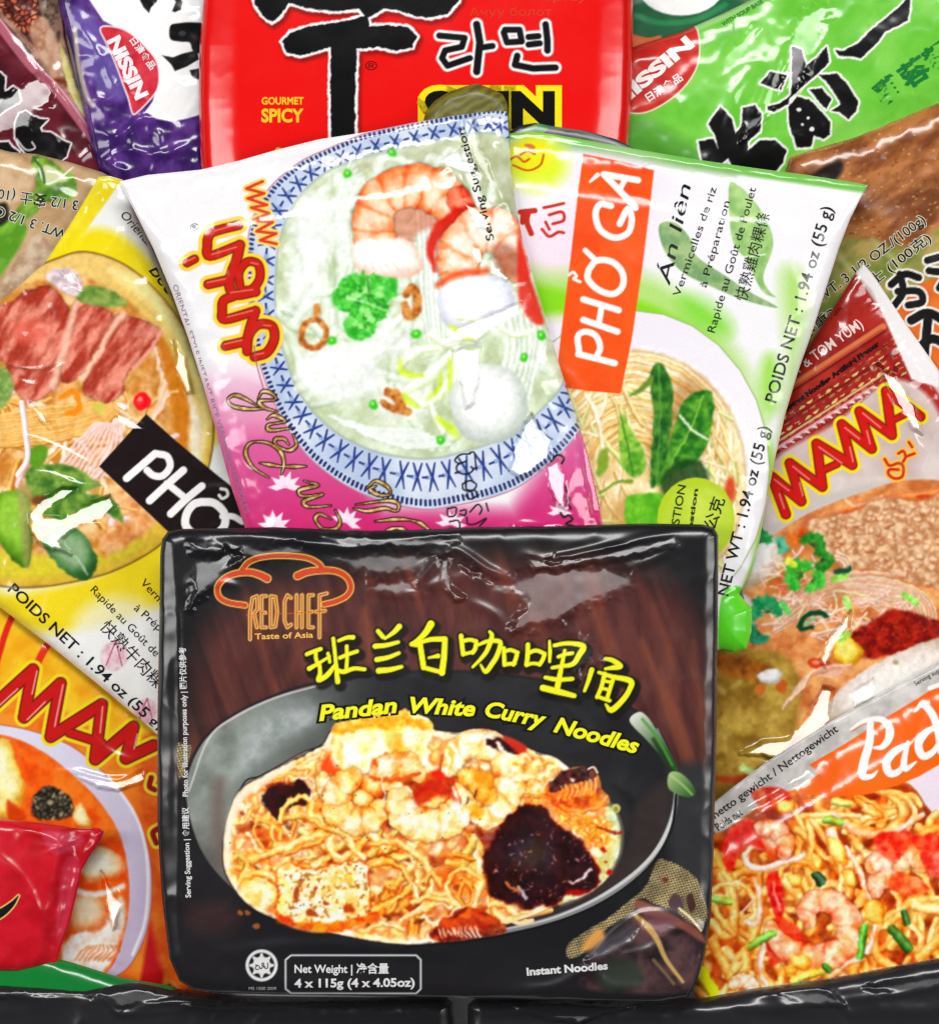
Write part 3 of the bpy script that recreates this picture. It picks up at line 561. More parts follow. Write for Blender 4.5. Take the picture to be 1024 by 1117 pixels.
    S.poly(IB, (158,170,160), grow=1.5, f=3); S.poly(IB, mixn((184,196,162),(222,230,210),22,5), f=2, part=bp)
    S.poly([(330,215),(400,172),(500,152),(545,160),(570,210),(580,250),(500,200),(430,180),(350,210)], mixn((166,170,138),(206,210,190),16,9,sx=2,ang=-.4), f=10, a=.85)
    NN = [((252,254,252),(232,238,230),(190,200,180)),((246,250,248),(224,232,226),(176,190,172)),((255,255,255),(238,242,240),(204,210,200))]
    big = [(310,300),(330,222),(400,180),(500,165),(560,250),(600,360),(600,415),(560,460),(480,490),(400,480),(340,440),(312,380)]
    S.tangle(((305,170,612,495), big), 95, 3, (3.5,7.5), 110, [((250,254,250),(222,230,214),(160,176,140)),((244,250,244),(212,222,206),(150,168,136)),((255,255,255),(236,242,234),(180,194,164))], curl=.25, a=.62)
    for x,y,rx,ry,a in ((345,250,26,40,.95),(335,310,20,30,.8),(372,410,44,30,.95),(350,400,24,26,.8),(420,375,30,18,.7),(440,440,36,20,.7)): S.ell(x,y,rx,ry,mixn((232,236,232),(252,252,252),16,int(x)),f=16,a=a)
    for i in range(7):
        S.noodle([(360+i*6,455+i*3),(410+i*5,468+i*3.4),(455+i*6,470+i*2.5)],2.4,*NN[i%3],a=.8)
        S.noodle([(383+i*3.4,176+i*5),(374+i*3,200),(368+i*2,240),(372+i*2,290)],2.2,*NN[i%3],a=.6)
        S.noodle([(585-i*6,330+i*4),(590-i*6,380),(575-i*6,440)],2.4,*NN[i%3],a=.8)
    for i in range(5): S.noodle([(455+i*6,230),(458+i*5,280),(462+i*5,340),(468+i*4,372)],2.6,*NN[i%3],a=.9)
    # prawns
    P1 = dict(pale=(250,216,190), mid=(234,142,92), deep=(200,74,36))
    S.poly([(395,284),(400,260),(420,225),(450,205),(490,205),(505,240),(470,250),(452,262),(450,296)],(190,110,84),f=6,a=.6)
    S.prawn([(506,252),(498,232),(480,212),(456,204),(430,208),(412,224),(408,250),(414,274)],[9,20,24,24,23,22,22,22],8,seed=4,**P1)
    S.prawn([(492,262),(508,238),(500,218)],[6,12,13],3,seed=44,pale=(240,150,120),mid=(206,70,48),deep=(170,34,24))
    S.lump([(387,268),(400,262),(420,262),(442,262),(456,276),(462,292),(448,302),(420,306),(396,300),(386,286)],(226,190,172),(246,236,230),(255,253,250),r=12,nz=.35)
    S.line([(474,296),(470,272),(480,250),(500,236),(516,226)],[2,5,7,8,3],(188,44,32),f=4,a=.9)
    S.prawn([(500,302),(500,274),(518,254),(544,254),(562,272),(564,296)],[20,23,24,23,20,14],6,seed=7,pale=(255,236,222),mid=(238,168,126),deep=(200,76,40))
    S.poly([(536,270),(556,268),(572,286),(566,304),(546,298)],(150,96,76),f=7,a=.7); S.poly([(566,252),(578,300),(592,350),(580,352),(566,330),(564,300)],(200,56,42),f=4,a=.9)
    S.lump([(478,318),(498,306),(524,300),(550,304),(560,320),(556,342),(530,350),(500,360),(484,352),(478,334)],(206,206,216),(232,234,244),(252,252,255),r=14,nz=.3)
    S.line([(478,312),(500,300),(530,296)],3.4,(206,80,40),f=5,a=.8)
    for k in range(5): S.line([(396+k*8,290-k),(400+k*9,296)],.7,(226,206,200),f=1.4)
    # herbs, onion rings, spring onion, sprouts, fish ball
    def frond(cx, cy, r, n, seed, cols=((56,150,50),(110,200,96),(170,226,150))):
        R = random.Random(seed)
        for i in range(n):
            a = R.uniform(0, 6.28); q = r*math.sqrt(R.random()); x = cx+math.cos(a)*q; y = cy+math.sin(a)*q*.85; l = R.uniform(3,7)
            S.poly([(x+math.cos(a)*l,y+math.sin(a)*l),(x+math.cos(a+1)*l*.7,y+math.sin(a+1)*l*.7),(x-math.cos(a)*l*.6,y-math.sin(a)*l*.6),(x+math.cos(a-1)*l*.7,y+math.sin(a-1)*l*.7)], R.choice(cols), f=1.5, a=.9, wob=1)
    S.poly([(364,322),(372,308),(390,302),(412,303),(434,305),(436,320),(424,330),(414,345),(408,362),(398,372),(382,368),(374,352),(386,342),(368,338)], mixn((64,164,60),(140,220,130),6,30), f=2.4, wob=4)
    for x_,y_,r_,s_,ro in ((396,318,22,1,-2.2),(400,322,24,2,-.3),(392,330,20,3,2.6),(398,346,20,4,1.6),(410,336,16,5,.9),(380,320,14,6,3.3)): coriander(S,x_,y_,r_,s_,ro,((48,140,44),(104,196,88),(40,110,44)))
    frond(394,322,22,30,1); frond(396,352,13,18,2); 
    S.line([(402,306),(406,326),(420,334)],.8,(60,120,60)); S.line([(380,326),(400,332),(424,340)],.9,(220,250,210),a=.7)
    for pts,w in (([(336,352),(330,362),(331,374),(342,380),(354,374),(356,360),(348,350),(340,350)],3.4),([(346,336),(346,342)],4),([(444,322),(450,314),(456,324),(454,340),(446,346),(442,334)],4.4),([(424,428),(432,432),(438,442)],5.5),([(418,440),(430,446),(446,450)],4)):
        S.lines([pts],w,mixn((150,84,40),(214,158,96),5,33),f=2)
    for x,y in ((427,167),(379,190),(363,372),(455,365),(407,442),(481,480),(571,390),(590,366)): S.ell(x,y,5,5,(70,176,50),f=2.2,wob=1); S.ell(x-.6,y-1,2,2,(150,230,120),f=1.4)
    SP = [([(436,400),(446,390),(462,382),(478,380)],5),([(446,426),(460,416),(476,404),(490,390)],7),([(450,434),(464,442),(480,430),(492,414)],5),([(470,366),(486,376),(500,372)],5),([(498,384),(494,410),(498,432)],5),([(468,440),(476,456),(482,470)],4),([(500,346),(520,350),(540,362)],5),([(538,352),(560,366),(580,362)],4)]
    for p,r in SP: S.noodle(p,[r*.7,r,r*.8],(255,255,255),(236,242,226),(200,214,160))
    for p,r in (([(437,392),(438,404),(448,410),(462,410)],4),([(440,430),(446,440),(456,444)],4),([(466,436),(478,424),(482,410)],3.4),([(490,392),(492,410),(492,434)],3.4),([(478,456),(492,468),(498,476)],5),([(492,356),(510,368),(522,364)],4)): S.line(p,[r*.5,r,r*.5],mixn((190,216,70),(222,238,130),8,3),f=3,a=.9)
    S.lump([(493,452),(490,432),(500,412),(518,398),(540,398),(558,406),(570,420),(576,440),(572,462),(560,476),(540,484),(516,482),(500,470)],(186,194,186),(222,226,222),(246,248,246),r=20,nz=.12)
    S.grade(IB, amp=1.6, sc=12, soft=.5, sat=1.25, con=1.1, mot=.06)
    # red logo lettering with yellow rim
    lg = S.part('logo_lettering')
    c3 = lambda *v: cv(5.08,190,190,*v)
    L = [(c3(78,497,120,475),4.0),(c3(362,288,232,322,198,350,190,400,205,458,370,398),4.6),(c3(370,398,352,480,322,560,312,625,345,672,455,655),5.0),(c3(370,625,365,550,410,492,470,505,480,580,440,640,390,650),4.2),(c3(195,615,305,590),4.6),
         (c3(335,680,280,705,272,760,288,808,455,762),4.6),(c3(455,762,425,860,402,950),4.8),(c3(410,985,418,900,470,838,545,845,560,915,520,990,450,1015),4.6),(c3(290,955,400,930),4.6)]
    for g, c in ((5.2,(250,206,110)),(3.8,(250,222,50)),(.9,(110,14,10)),(-.4,(206,30,20))): S.lines(L, 4.4, c, grow=g, part=lg, f=1.6, sm=1)
    for q in ((230,325,360,288),(215,455,350,415),(190,610,290,590),(320,665,440,650),(300,800,440,765),(285,950,380,928),(85,490,120,472),(430,500,470,510),(500,845,540,850),(450,1010,500,1000)): S.line(c3(*q)+[0,-1], .6, (244,160,140), f=1.2, a=.8)
    Z = c3(492,42,402,82,502,110,410,138,518,175,430,190,530,222,442,262,550,272,462,322,570,335,482,372,572,392)
    for g, c in ((2.6,(250,214,110)),(0,(220,60,24))): S.lines([Z], 1.7, c, grow=g, sm=0, part=lg)
    S.text('®', (210,254), (219,251), 8, (60,60,70), part='small_lettering')
    S.lines([cv(2.327,130,120, 345,600,352,650,372,720)],.6,(150,90,110))
    # flowing script, gold on black
    sc_ = S.part('script_lettering'); a4 = lambda *v: cv(2.327,130,120,*v); a5 = lambda *v: cv(2.327,340,120,*v)
    c5 = lambda *v: cv(4.096,230,410,*v)
    SL = [c5(250,148,180,150,105,138,80,108,110,88,160,105,215,138),c5(215,105,235,72,275,80,292,108,220,115,245,145,300,160),c5(255,195,285,178,335,205,262,220,270,245,365,235),c5(370,262,386,310,350,335,300,312,290,285,330,283,352,308),c5(262,455,195,412,160,352,172,308,212,295,270,305,318,345,330,400,318,440),c5(222,390,320,405,430,405),
          c5(420,470,482,490,400,510,412,538,502,530,420,560,440,585,540,580),c5(558,600,580,650,560,682,500,680,470,640,490,618,540,640),c5(700,500,740,470,792,498,802,530,752,532,712,508,740,492),c5(640,592,700,604,780,592,832,604,838,572,790,558,650,575),c5(735,650,850,640,930,655,985,695),c5(785,690,830,680,875,688)]
    S.lines([(q,[1.0,2.6,1.4,2.6,1.0]) for q in SL], 1.7, (30,16,16), grow=.5, part=sc_); S.lines([(q,[.3,1.7,.5,1.7,.3]) for q in SL], 1.0, mixn((170,120,50),(244,220,150),5,4), f=1)
    # black ornament letters low on the packet
    a6 = lambda *v: cv(4.267,420,330,*v)
    TL = [a6(395,700,415,700,420,740,425,780),a6(395,705,350,710,325,735,345,750,375,740,335,760,340,790,380,800,410,780,400,765),a6(360,845,395,830,425,850,400,880,365,870,360,850),a6(375,830,380,870,420,875),a6(375,900,400,915,435,895),a6(290,960,330,955,325,990,295,995,290,965),a6(350,970,375,965,372,990,350,985),a6(395,975,430,940,450,960,440,985),a6(380,1000,385,1030,420,1030,470,1005,440,1040),a6(470,935,480,970),a6(300,1020,340,1015,345,1050,300,1050)]
    bl = S.part('ornament_lettering'); S.lines(TL, .95, (28,24,30), part=bl)
    bl = S.part('ornament_script'); TL2 = [a6(770,740,800,710,830,725,820,750),a6(838,860,842,880),a6(845,905,856,915,846,925),a6(850,940,862,960),a6(815,980,830,1000,850,990,870,1010,840,1030,880,1040)]
    S.lines(TL2, 1.2, (30,26,32), part=bl)
    S.text('Serving Suggestion', (539,262), (506,140), 9, (36,34,30), part='small_lettering', bold=.01)
    S.text('ORIENTAL STYLE INSTANT RICE VERMICELLI NOODLES', (189,312), (268,560), 6, (150,130,160), part='small_lettering', bold=.0)
    # relief: crumpled clear film, with facets angled for glints
    for p,w,h in (([(205,190),(300,172),(400,150),(500,130)],6,1.5),([(500,128),(512,160),(540,200),(560,240)],4,2.4),([(495,170),(505,200),(516,226),(530,240)],3,2.0),([(505,220),(520,250),(536,262)],2.2,1.6),([(508,246),(520,262),(536,254)],2,1.4),([(532,278),(540,298),(556,310)],2,1.6),([(555,130),(560,200),(580,290),(610,390),(650,540)],5,1.8),
        ([(485,376),(500,362),(530,348),(560,336),(566,330)],5,2.2),([(500,380),(508,400),(510,430),(512,446)],5,2),([(560,520),(572,490),(580,460),(590,480)],5,2.2),([(590,500),(606,520),(614,560)],4,2),([(520,590),(560,572),(600,574)],4,1.6),([(240,470),(262,520),(274,580)],4,1.4),([(220,200),(250,250),(260,330)],12,1.6),([(150,200),(190,290),(222,390)],9,1.2),([(520,280),(526,300)],3,1.6),
        ([(478,190),(492,180),(505,176)],3,1.6)): S.crease(p,w,h)
    for q,bx,k,f in (([(484,376),(498,358),(528,346),(556,334),(568,331),(562,344),(534,362),(520,374),(505,372)],'top',1,2.5),([(492,384),(506,380),(524,380),(522,410),(516,440),(508,446),(504,420)],'top',1,2.5),([(556,512),(560,488),(572,462),(580,452),(588,464),(600,478),(598,500),(586,512),(566,522)],'top',1,3),
        ([(594,508),(608,502),(616,520),(616,556),(606,552),(598,530)],'top',1,2.5),([(480,176),(494,168),(502,164),(504,176),(520,180),(516,190),(498,188)],'top',1,2),([(566,578),(596,570),(612,574),(590,582)],'top',1,2),([(505,222),(518,226),(530,238),(536,252),(520,250)],'top',.9,1.5),([(514,270),(524,270),(526,286),(520,292)],'top',1,1.5),([(532,278),(540,292),(556,304),(552,308),(536,298)],'top',1,1.5),([(502,128),(516,126),(524,160),(540,200),(536,206),(518,180)],'left',.9,3),([(636,470),(648,500),(656,560),(646,560),(636,510)],'right',.9,3)):
        S.glint(q,bx,k,f)
    return S

# ================================================================== artwork: white and green packet with the orange title band
def art_green_band():
    S = Sheet('noodle_packet', [(548,146),(575,144),(600,146),(640,153),(700,164),(760,174),(820,183),(880,191),(925,198),(946,202),(938,216),(927,238),(914,272),(900,316),(886,360),(870,405),(856,452),(846,495),(836,545),(828,590),(820,622),(806,648),(820,664),(819,690),(814,708),(800,712),(786,709),(700,716),(560,700),(540,500),(536,300)],
              res=1.0, T=16, R=34, z=35, seals=[((548,140),(946,198),12,1)], seed=21, bulge=5, wr=.8, wsc=34, back=(247,245,249), rough=.2, ws=1.5)
    S.line([(548,146),(600,150),(700,168),(800,184),(946,205)], 6, (120,196,84), f=4); S.line([(560,158),(640,163),(720,178),(800,190)],4,(150,190,130),f=5,a=.6)
    S.poly([(640,175),(720,186),(700,300),(620,300)], (240,224,240), f=40, a=.6); S.poly([(560,260),(620,230),(640,300),(600,360)], (246,226,242), f=20, a=.8)
    gc = mixn((150,214,40),(110,206,40),30,3)
    S.poly([(570,296),(600,298),(700,300),(760,340),(812,400),(846,500),(860,430),(850,300),(880,320),(856,452),(830,600),(812,560),(800,470),(760,400),(690,352),(600,345),(575,350)], (176,226,110), f=22, a=.9)
    S.poly([(570,312),(640,322),(700,330),(760,362),(800,404),(830,462),(840,500),(838,540),(820,500),(796,440),(755,392),(690,352),(610,342),(575,345)], (136,222,20), f=10, a=.95)
    S.ell(768,345,34,14,(120,220,40),f=22,a=.8,rot=.6); S.ell(838,420,12,34,(150,224,60),f=16,a=.8)
    bp = S.part('bowl_picture')
    CB = (690,512)
    S.ell(CB[0],CB[1],148,172,(150,170,110),f=1.4,part=bp,grow=1); S.ell(CB[0],CB[1],148,172,lingrad((600,350),(830,560),(240,232,246),(252,250,253)),f=1.6,part=bp)
    S.ell(692,520,122,138,(214,190,150),f=4); S.ell(692,521,119,135,mixn((222,190,130),(250,236,200),18,3),f=2)
    # yellow noodles in arcs
    for i in range(46):
        rr = 112-i*2.1; a0 = -2.6+random.Random(i).uniform(-.25,.25); a1 = -.1+random.Random(i+90).uniform(-.5,.4)
        p = [(690+math.cos(a)*rr+math.sin(i)*5, 512+math.sin(a)*rr*1.12+math.cos(i*2)*5) for a in np.linspace(a0,a1,9)]
        S.noodle(p, 2.2+.8*math.sin(i*3), *[((255,246,214),(236,206,140),(176,124,60)),((250,226,170),(222,176,100),(150,96,40)),((255,252,240),(246,230,190),(200,160,100))][i%3], a=.9)
    CX2 = [((255,255,246),(244,232,196),(196,160,100)),((250,240,206),(228,200,136),(160,116,56)),((246,246,214),(214,216,140),(150,150,70))]
    S.tangle(((580,400,812,640), [(600,420),(640,400),(700,430),(690,520),(660,640),(590,620),(580,500)]), 44, 6, (1.8,3.2), 60, CX2, curl=.3, ang=1.0, spread=.7)
    S.tangle(((730,430,812,640), [(765,430),(795,450),(808,520),(800,600),(760,640),(740,540),(750,460)]), 34, 9, (1.6,3), 60, CX2, curl=.3, ang=1.2, spread=.5)
    S.ell(740,470,30,60,(150,96,50),f=20,a=.5,rot=.3); S.ell(795,535,6,14,(196,60,30),f=5,a=.85); S.ell(690,560,26,20,(176,130,70),f=16,a=.6)
    LF = mixn((28,84,34),(86,142,54),9,8)
    S.poly(cv(2.94,600,340, 318,195,345,165,375,200,390,260,388,330,380,400,370,480,350,540,320,560,322,450,328,330,320,250), LF, f=2); S.line(cv(2.94,600,340,345,175,350,300,340,540),.8,(110,160,80),a=.8)
    S.poly(cv(2.94,600,340, 425,290,470,255,515,262,520,330,508,400,490,450,450,490,400,510,340,560,370,470,390,380), mixn((36,100,34),(104,164,60),8,9), f=2); S.line(cv(2.94,600,340,490,270,440,390,370,510),.8,(150,196,90))
    S.poly(cv(2.94,600,340, 222,330,255,380,295,440,305,490,285,530,245,525,222,470), mixn((86,150,50),(160,200,90),6,10), f=2); S.line(cv(2.94,600,340,225,340,250,450,262,520),.7,(60,110,40))
    S.line(cv(2.94,600,340,320,215,290,250,255,270),[3,3,1],(110,140,60),f=2); S.poly(cv(2.94,600,340,150,460,180,440,180,500,150,530),(130,160,60),f=3); S.line(cv(2.94,600,340,160,580,210,550,260,545),1.4,(110,140,50),f=2)
    S.line(cv(2.94,600,340,415,335,455,380,500,410),1.3,(240,246,220),f=1.4); S.poly(cv(2.94,600,340,350,540,400,480,480,480,500,560,380,600),(24,62,28),f=5,a=.8)
    S.poly([(682,545),(700,538),(722,540),(724,580),(700,590),(684,582)], mixn((86,160,40),(120,190,60),8,12), f=2)
    S.grade([(580,400),(690,372),(800,440),(815,560),(760,650),(590,650)], amp=1.5, sc=9, soft=.4, sat=1.15, con=1.08, mot=.08)
    bu = S.part('suggestion_bubble'); S.ell(758,566,42,45,(186,212,40),f=1.5,part=bu); S.ell(760,570,38,40,mixn((190,218,60),(214,232,90),30,2),f=6,a=.8)
    S.text('SUGGESTION', (731,620), (747,530), 9, (40,60,20), part='bubble_lettering', bold=.01); S.text('suggestion', (749,610), (760,534), 5, (40,60,20), part='bubble_lettering', bold=.03); S.text('公克', (778,578), (789,545), 12, (30,40,20), part='bubble_lettering', bold=.01)
    # orange band with brushed title
    bd = S.part('title_band'); S.poly([(636,168),(676,176),(713,186),(700,290),(688,372),(676,430),(640,427),(605,422),(612,360),(622,280),(630,210)], mixn((244,74,14),(248,92,24),50,4), f=1.3, sm=0, part=bd)
    a6 = lambda *v: cv(2.56,540,130,*v); tl = S.part('title_lettering')
    c7 = lambda *v: cv(3.99,600,160,*v)
    TL = [(c7(120,905,200,925,278,945),3.5),(c7(125,900,118,830,150,808,195,825,215,875,200,915),3.4),(c7(142,757,290,808),3.5),(c7(142,668,295,715),3.5),(c7(222,695,208,780),3.3),
          (c7(165,540,200,500,265,505,310,550,312,610,270,645,205,625,162,580,165,540),3.5),(c7(195,498,150,455),[3.2,2.8]),(c7(80,562,98,550,112,568,100,578,128,592),1.6),
          (c7(262,262,215,255,195,298,215,365,275,400,335,380,352,320,335,275,300,340),3.5),(c7(380,148,232,122),3.6),(c7(232,122,300,195,368,270),3.6),(c7(322,150,300,190),3),(c7(172,155,205,125),[1.4,2.6])]
    S.lines(TL, 3.8, (252,250,250), part=tl, f=1.2)
    S.text('Án liên', (729,313), (753,203), 15, (24,26,30), part='variety_lettering', bold=-.0, shear=.15)
    S.text('Vermicelles de riz', (740,325), (781,206), 8.6, (30,32,36), part='body_lettering')
    S.text('à Préparation', (769,315), (795,221), 8.2, (30,32,36), part='body_lettering')
    S.text('Rapide au Goût de Poulet', (778,364), (824,206), 9, (30,32,36), part='body_lettering')
    S.text('快熟雞肉粿條', (812,330), (838,235), 12, (30,34,30), part='body_lettering')
    S.text('POIDS NET : 1.94 oz (55 g)', (845,440), (907,228), 13.5, (26,26,32), part='weight_lettering', bold=.012)
    S.text('NET WT : 1.94 oz (55 g)', (793,650), (838,467), 13, (26,26,32), part='weight_lettering', bold=.012)
    lf = S.part('herb_print')
    for P_,c in ((a6(455,300,500,292,545,340,560,385,640,440,700,480,785,528,700,510,600,470,520,430,470,370),mixn((98,148,80),(150,186,110),10,5)),(a6(655,175,690,195,725,235,762,300,772,360,745,440,760,480,780,500,740,480,700,400,662,350,650,260),mixn((120,180,80),(170,214,120),12,6))):
        S.poly(P_, c, f=1.6, a=.85, part=lf)
    S.line(a6(600,350,680,385,750,380),.7,(240,248,230))
    # yellow sun badge and red letters near the torn corner
    S.ell(584,178,34,30,(226,246,40),f=20,a=.95); S.ell(580,170,22,18,(246,240,20),f=10)
    S.lines([a6(40,115,60,105,80,120,95,112),a6(50,130,90,145,125,130,135,100),a6(70,100,90,90,110,98)],1.2,(214,90,20)); S.poly(a6(80,72,100,70,112,80,98,86),(236,120,40),f=1.5)
    rl = S.part('red_lettering'); S.lines([a6(70,262,110,258),a6(92,262,88,290,100,322),a6(78,262,76,290)],3,(206,40,20),part=rl); S.lines([a6(135,250,160,245,190,238),a6(150,270,185,262,190,285,160,295),a6(130,310,150,330,175,318,190,320),a6(140,290,150,310)],1.7,(206,44,24),part=rl)
    S.poly([(786,650),(806,640),(822,664),(820,694),(812,712),(784,712)], (96,224,40), f=2, part=S.part('corner_flash'))
    S.poly([(806,650),(822,605),(834,560),(840,560),(830,610),(816,660)], (120,220,60), f=3, a=.8)
    for p,w,h in (([(560,150),(700,170),(820,186),(930,203)],5,1.4),([(790,500),(820,560),(806,640)],5,1.8),([(840,520),(824,600),(806,646)],4,1.8),([(870,230),(850,330),(840,430)],14,1.6),([(620,180),(616,300),(604,400)],10,1.2),([(760,190),(740,260),(735,340)],16,1.2),([(784,650),(802,646),(820,668)],3,2),([(600,390),(640,440),(650,520)],5,1.2)): S.crease(p,w,h)
    return S
# ================================================================== artwork: hot and sour shrimp noodle packet (right)
def coriander(S, cx, cy, r, seed, rot=0.0, cols=((30,140,70),(60,184,90),(20,110,60))):
    R = random.Random(seed)
    for k in range(5):
        a = rot+(k-2)*.75; l = r*R.uniform(.8, 1.1); px, py = cx+math.cos(a)*l*.6, cy+math.sin(a)*l*.6
        S.line([(cx,cy),(px,py)], .9, cols[2])
        S.poly([(px+math.cos(t)*l*(.42 if i % 2 else .26), py+math.sin(t)*l*(.42 if i % 2 else .26)) for i, t in enumerate(np.linspace(0, 6.28, 13)[:-1])], mixn(cols[0], cols[1], 5, seed), f=1.6, sm=0, wob=1.5)
def art_tomyum():
    S = Sheet('noodle_packet', [(930,302),(941,287),(952,300),(985,350),(1024,405),(1070,470),(1096,560),(1090,680),(1060,760),(1000,800),(900,880),(860,920),(770,920),(760,780),(770,600),(800,500),(845,440),(880,380)],
              res=1.0, T=16, R=30, z=17, seals=[((941,284),(1075,480),16,0)], seed=31, bulge=5, wr=.9, wsc=28, back=(206,196,190), rough=.16, ws=1.6)
    a8 = lambda *v: cv(3.287,780,280,*v)
    S.poly([(932,298),(1030,440),(1000,520),(840,520),(800,480),(860,410)], mixn((150,26,22),(184,46,36),30,3), f=3, sm=0)
    # patterned woven stripes
    def stripes(X, Y, sd):
        v = (X-845)*.52+(Y-470)*.86; u = (X-845)*.86-(Y-470)*.52
        k = (v % 13)/13; n = fbm(u, v*3, 6, 4)[..., None]
        c = np.where((k < .3)[..., None], C((170,30,24)), np.where((k < .55)[..., None], C((226,196,110)), np.where((k < .75)[..., None], C((120,24,22)), C((200,110,60)))))
        z = ((np.sin(u*.55)+np.sin(u*.21+v)) > .3)[..., None]
        return np.where(z, c*.9+.05, C((160,34,28)))*(.75+.5*n)
    S.poly(a8(225,590,520,380,640,290,720,420,640,440,400,600,205,720,200,640), stripes, f=3, sm=0)
    for (x0,y0,x1,y1,w,c) in ((262,470,600,250,3.4,(222,130,80)),(255,495,605,268,1.4,(120,20,20)),(262,480,595,262,1.2,(196,70,40)),(215,690,560,470,2.0,(236,190,196)),(218,700,560,482,1.0,(90,16,16)),(225,660,600,420,1.0,(236,216,150)),(240,600,640,340,1.2,(120,20,20))):
        S.line(a8(x0,y0,x1,y1), w, c, f=1.4, a=.9)
    for i in range(26):
        x = 225+i*13.5; y = 690-i*8.8; S.line(a8(x,y,x+12,y+2), 1.0, (250,226,226) if i % 2 else (200,60,60), f=1.2)
    S.text('(HOT & TOM YUM)', a8(225,470)[0], a8(528,252)[0], 12, (250,222,216), part='variety_lettering', bold=.01)
    S.text('Khao Tom Yum', a8(300,330)[0], a8(452,190)[0], 6, (70,16,16), part='small_lettering', bold=.01)
    S.text('Instant Noodles Artificial Flavour', a8(252,556)[0], a8(585,318)[0], 5.5, (30,14,14), part='small_lettering', bold=.06)
    S.poly(a8(500,55,530,30,560,60,800,400,800,470,700,440,640,300,560,120), (244,240,240), f=2.5, sm=0, part=S.part('seal_margin'))
    S.poly(a8(205,730,420,600,640,440,800,560,800,800,640,800,480,830,330,880,200,960,170,900), mixn((206,190,184),(226,212,206),30,4), f=6, a=.95)
    bp = S.part('bowl_picture')
    SO = [(770,650),(800,612),(840,585),(880,560),(930,540),(985,524),(1040,528),(1090,560),(1110,640),(1080,720),(1000,790),(880,860),(800,905),(760,905),(756,760)]
    S.poly(SO, mixn((196,110,60),(232,170,110),14,3), f=2, part=bp)
    S.poly([(850,590),(920,556),(980,540),(1030,540),(1030,552),(960,560),(900,590)], mixn((196,60,20),(226,130,50),10,5), f=6)
    S.line([(905,572),(940,556),(990,540),(1030,536)],[1,2,1],(236,160,90),f=3); S.line([(920,545),(930,552),(945,548),(960,542)],1.4,(240,200,160))
    S.poly([(770,720),(812,708),(850,712),(870,740),(868,790),(850,830),(810,860),(770,860)], mixn((140,106,40),(196,164,80),26,8), f=8)
    S.poly([(772,720),(790,712),(830,722),(850,736),(830,745),(790,735)], mixn((120,70,20),(180,110,40),8,9), f=6)
    R9 = random.Random(77)
    for i in range(40): S.ell(R9.uniform(775,862),R9.uniform(735,850),R9.uniform(2,9),R9.uniform(1,4),R9.choice([(176,150,60),(206,186,110),(120,84,30),(150,120,44)]),rot=R9.uniform(-1,1),f=4,a=.55,wob=2)
    S.line([(772,846),(800,850),(836,836),(866,806)],[2,4,4,2],(176,60,36),f=4,a=.8)
    # white squid / mushroom at left
    S.lump([(806,610),(820,590),(836,582),(850,590),(848,600),(854,612),(840,626),(824,638),(808,642)],(176,150,110),(220,204,186),(244,236,232),r=14)
    S.lump([(800,655),(812,648),(820,660),(822,680),(812,690),(800,690)],(180,170,160),(206,196,196),(236,230,230),r=10)
    # minced pork
    MP = [(876,572),(900,562),(925,560),(950,548),(975,544),(1000,548),(1040,540),(1060,600),(1040,640),(1010,640),(985,632),(965,626),(948,620),(920,622),(905,606),(893,592)]
    S.poly(MP, (186,110,76), grow=2, f=6, wob=3)
    S.poly(MP, mixn((186,130,90),(232,198,160),6,6,1.3), f=2, wob=3)
    R = random.Random(3)
    for i in range(190):
        x=R.uniform(880,1060); y=R.uniform(546,640)
        if S.sdp(arr(MP),np.array([x]),np.array([y]))[0]<-3: S.lump([(x+math.cos(t)*R.uniform(2,8),y+math.sin(t)*R.uniform(2,6)) for t in np.linspace(0,5.4,6)],(160,98,62),R.choice([(216,168,130),(196,142,104)]),(244,216,186),r=4,a=.85,nz=.9,wob=1.8,seed=i)
    # rice noodles
    NW = [((255,244,236),(232,200,176),(190,120,80)),((250,226,206),(224,180,140),(186,100,60)),((246,222,216),(226,186,170),(186,120,100)),((250,240,220),(220,206,150),(170,130,70))]
    for i in range(30):
        t = i/29; S.noodle([(846+R.uniform(-4,4),690-t*40+t*t*8),(880+t*4,668-t*38),(920+t*10,646-t*22),(960+t*24,632-t*6+R.uniform(-2,2))],R.uniform(1.1,2.2),*NW[i%4],a=.9)
    for i in range(16):
        r = 16+i*3.0; S.noodle([(940+math.cos(a)*r*1.3,672+math.sin(a)*r*.7) for a in np.linspace(-1.9,.9,8)],R.uniform(1.1,1.8),*NW[i%4],a=.9)
    S.tangle(((840,640,1010,700),[(850,690),(880,650),(960,635),(1000,650),(980,690),(900,700)]),40,4,(1.0,1.9),40,NW,curl=.5,ang=-.3,spread=.6)
    S.tangle(((806,600,900,700),[(820,640),(850,600),(900,600),(890,640),(840,690),(815,690)]),30,5,(1.2,2),30,NW,curl=.5)
    for r in (10,14,18): S.noodle([(908+math.cos(a)*r,618+math.sin(a)*r*.9) for a in np.linspace(-1.4,1.2,7)],1.3,*NW[0])
    S.poly([(846,632),(860,622),(870,628),(890,640),(870,640),(852,648)],(196,70,30),f=4,a=.5)
    S.poly([(912,706),(928,690),(950,676),(974,664),(996,668),(1018,676),(1040,680),(1040,700),(1000,706),(960,716),(930,716)], mixn((110,16,12),(176,44,24),6,11), f=4, wob=2)
    for i in range(50): 
        x=R.gauss(976,22); y=R.gauss(690,8); S.ell(x,y,1.1,1,(70,14,16) if i%2 else (200,90,60),f=1.2,a=.8)
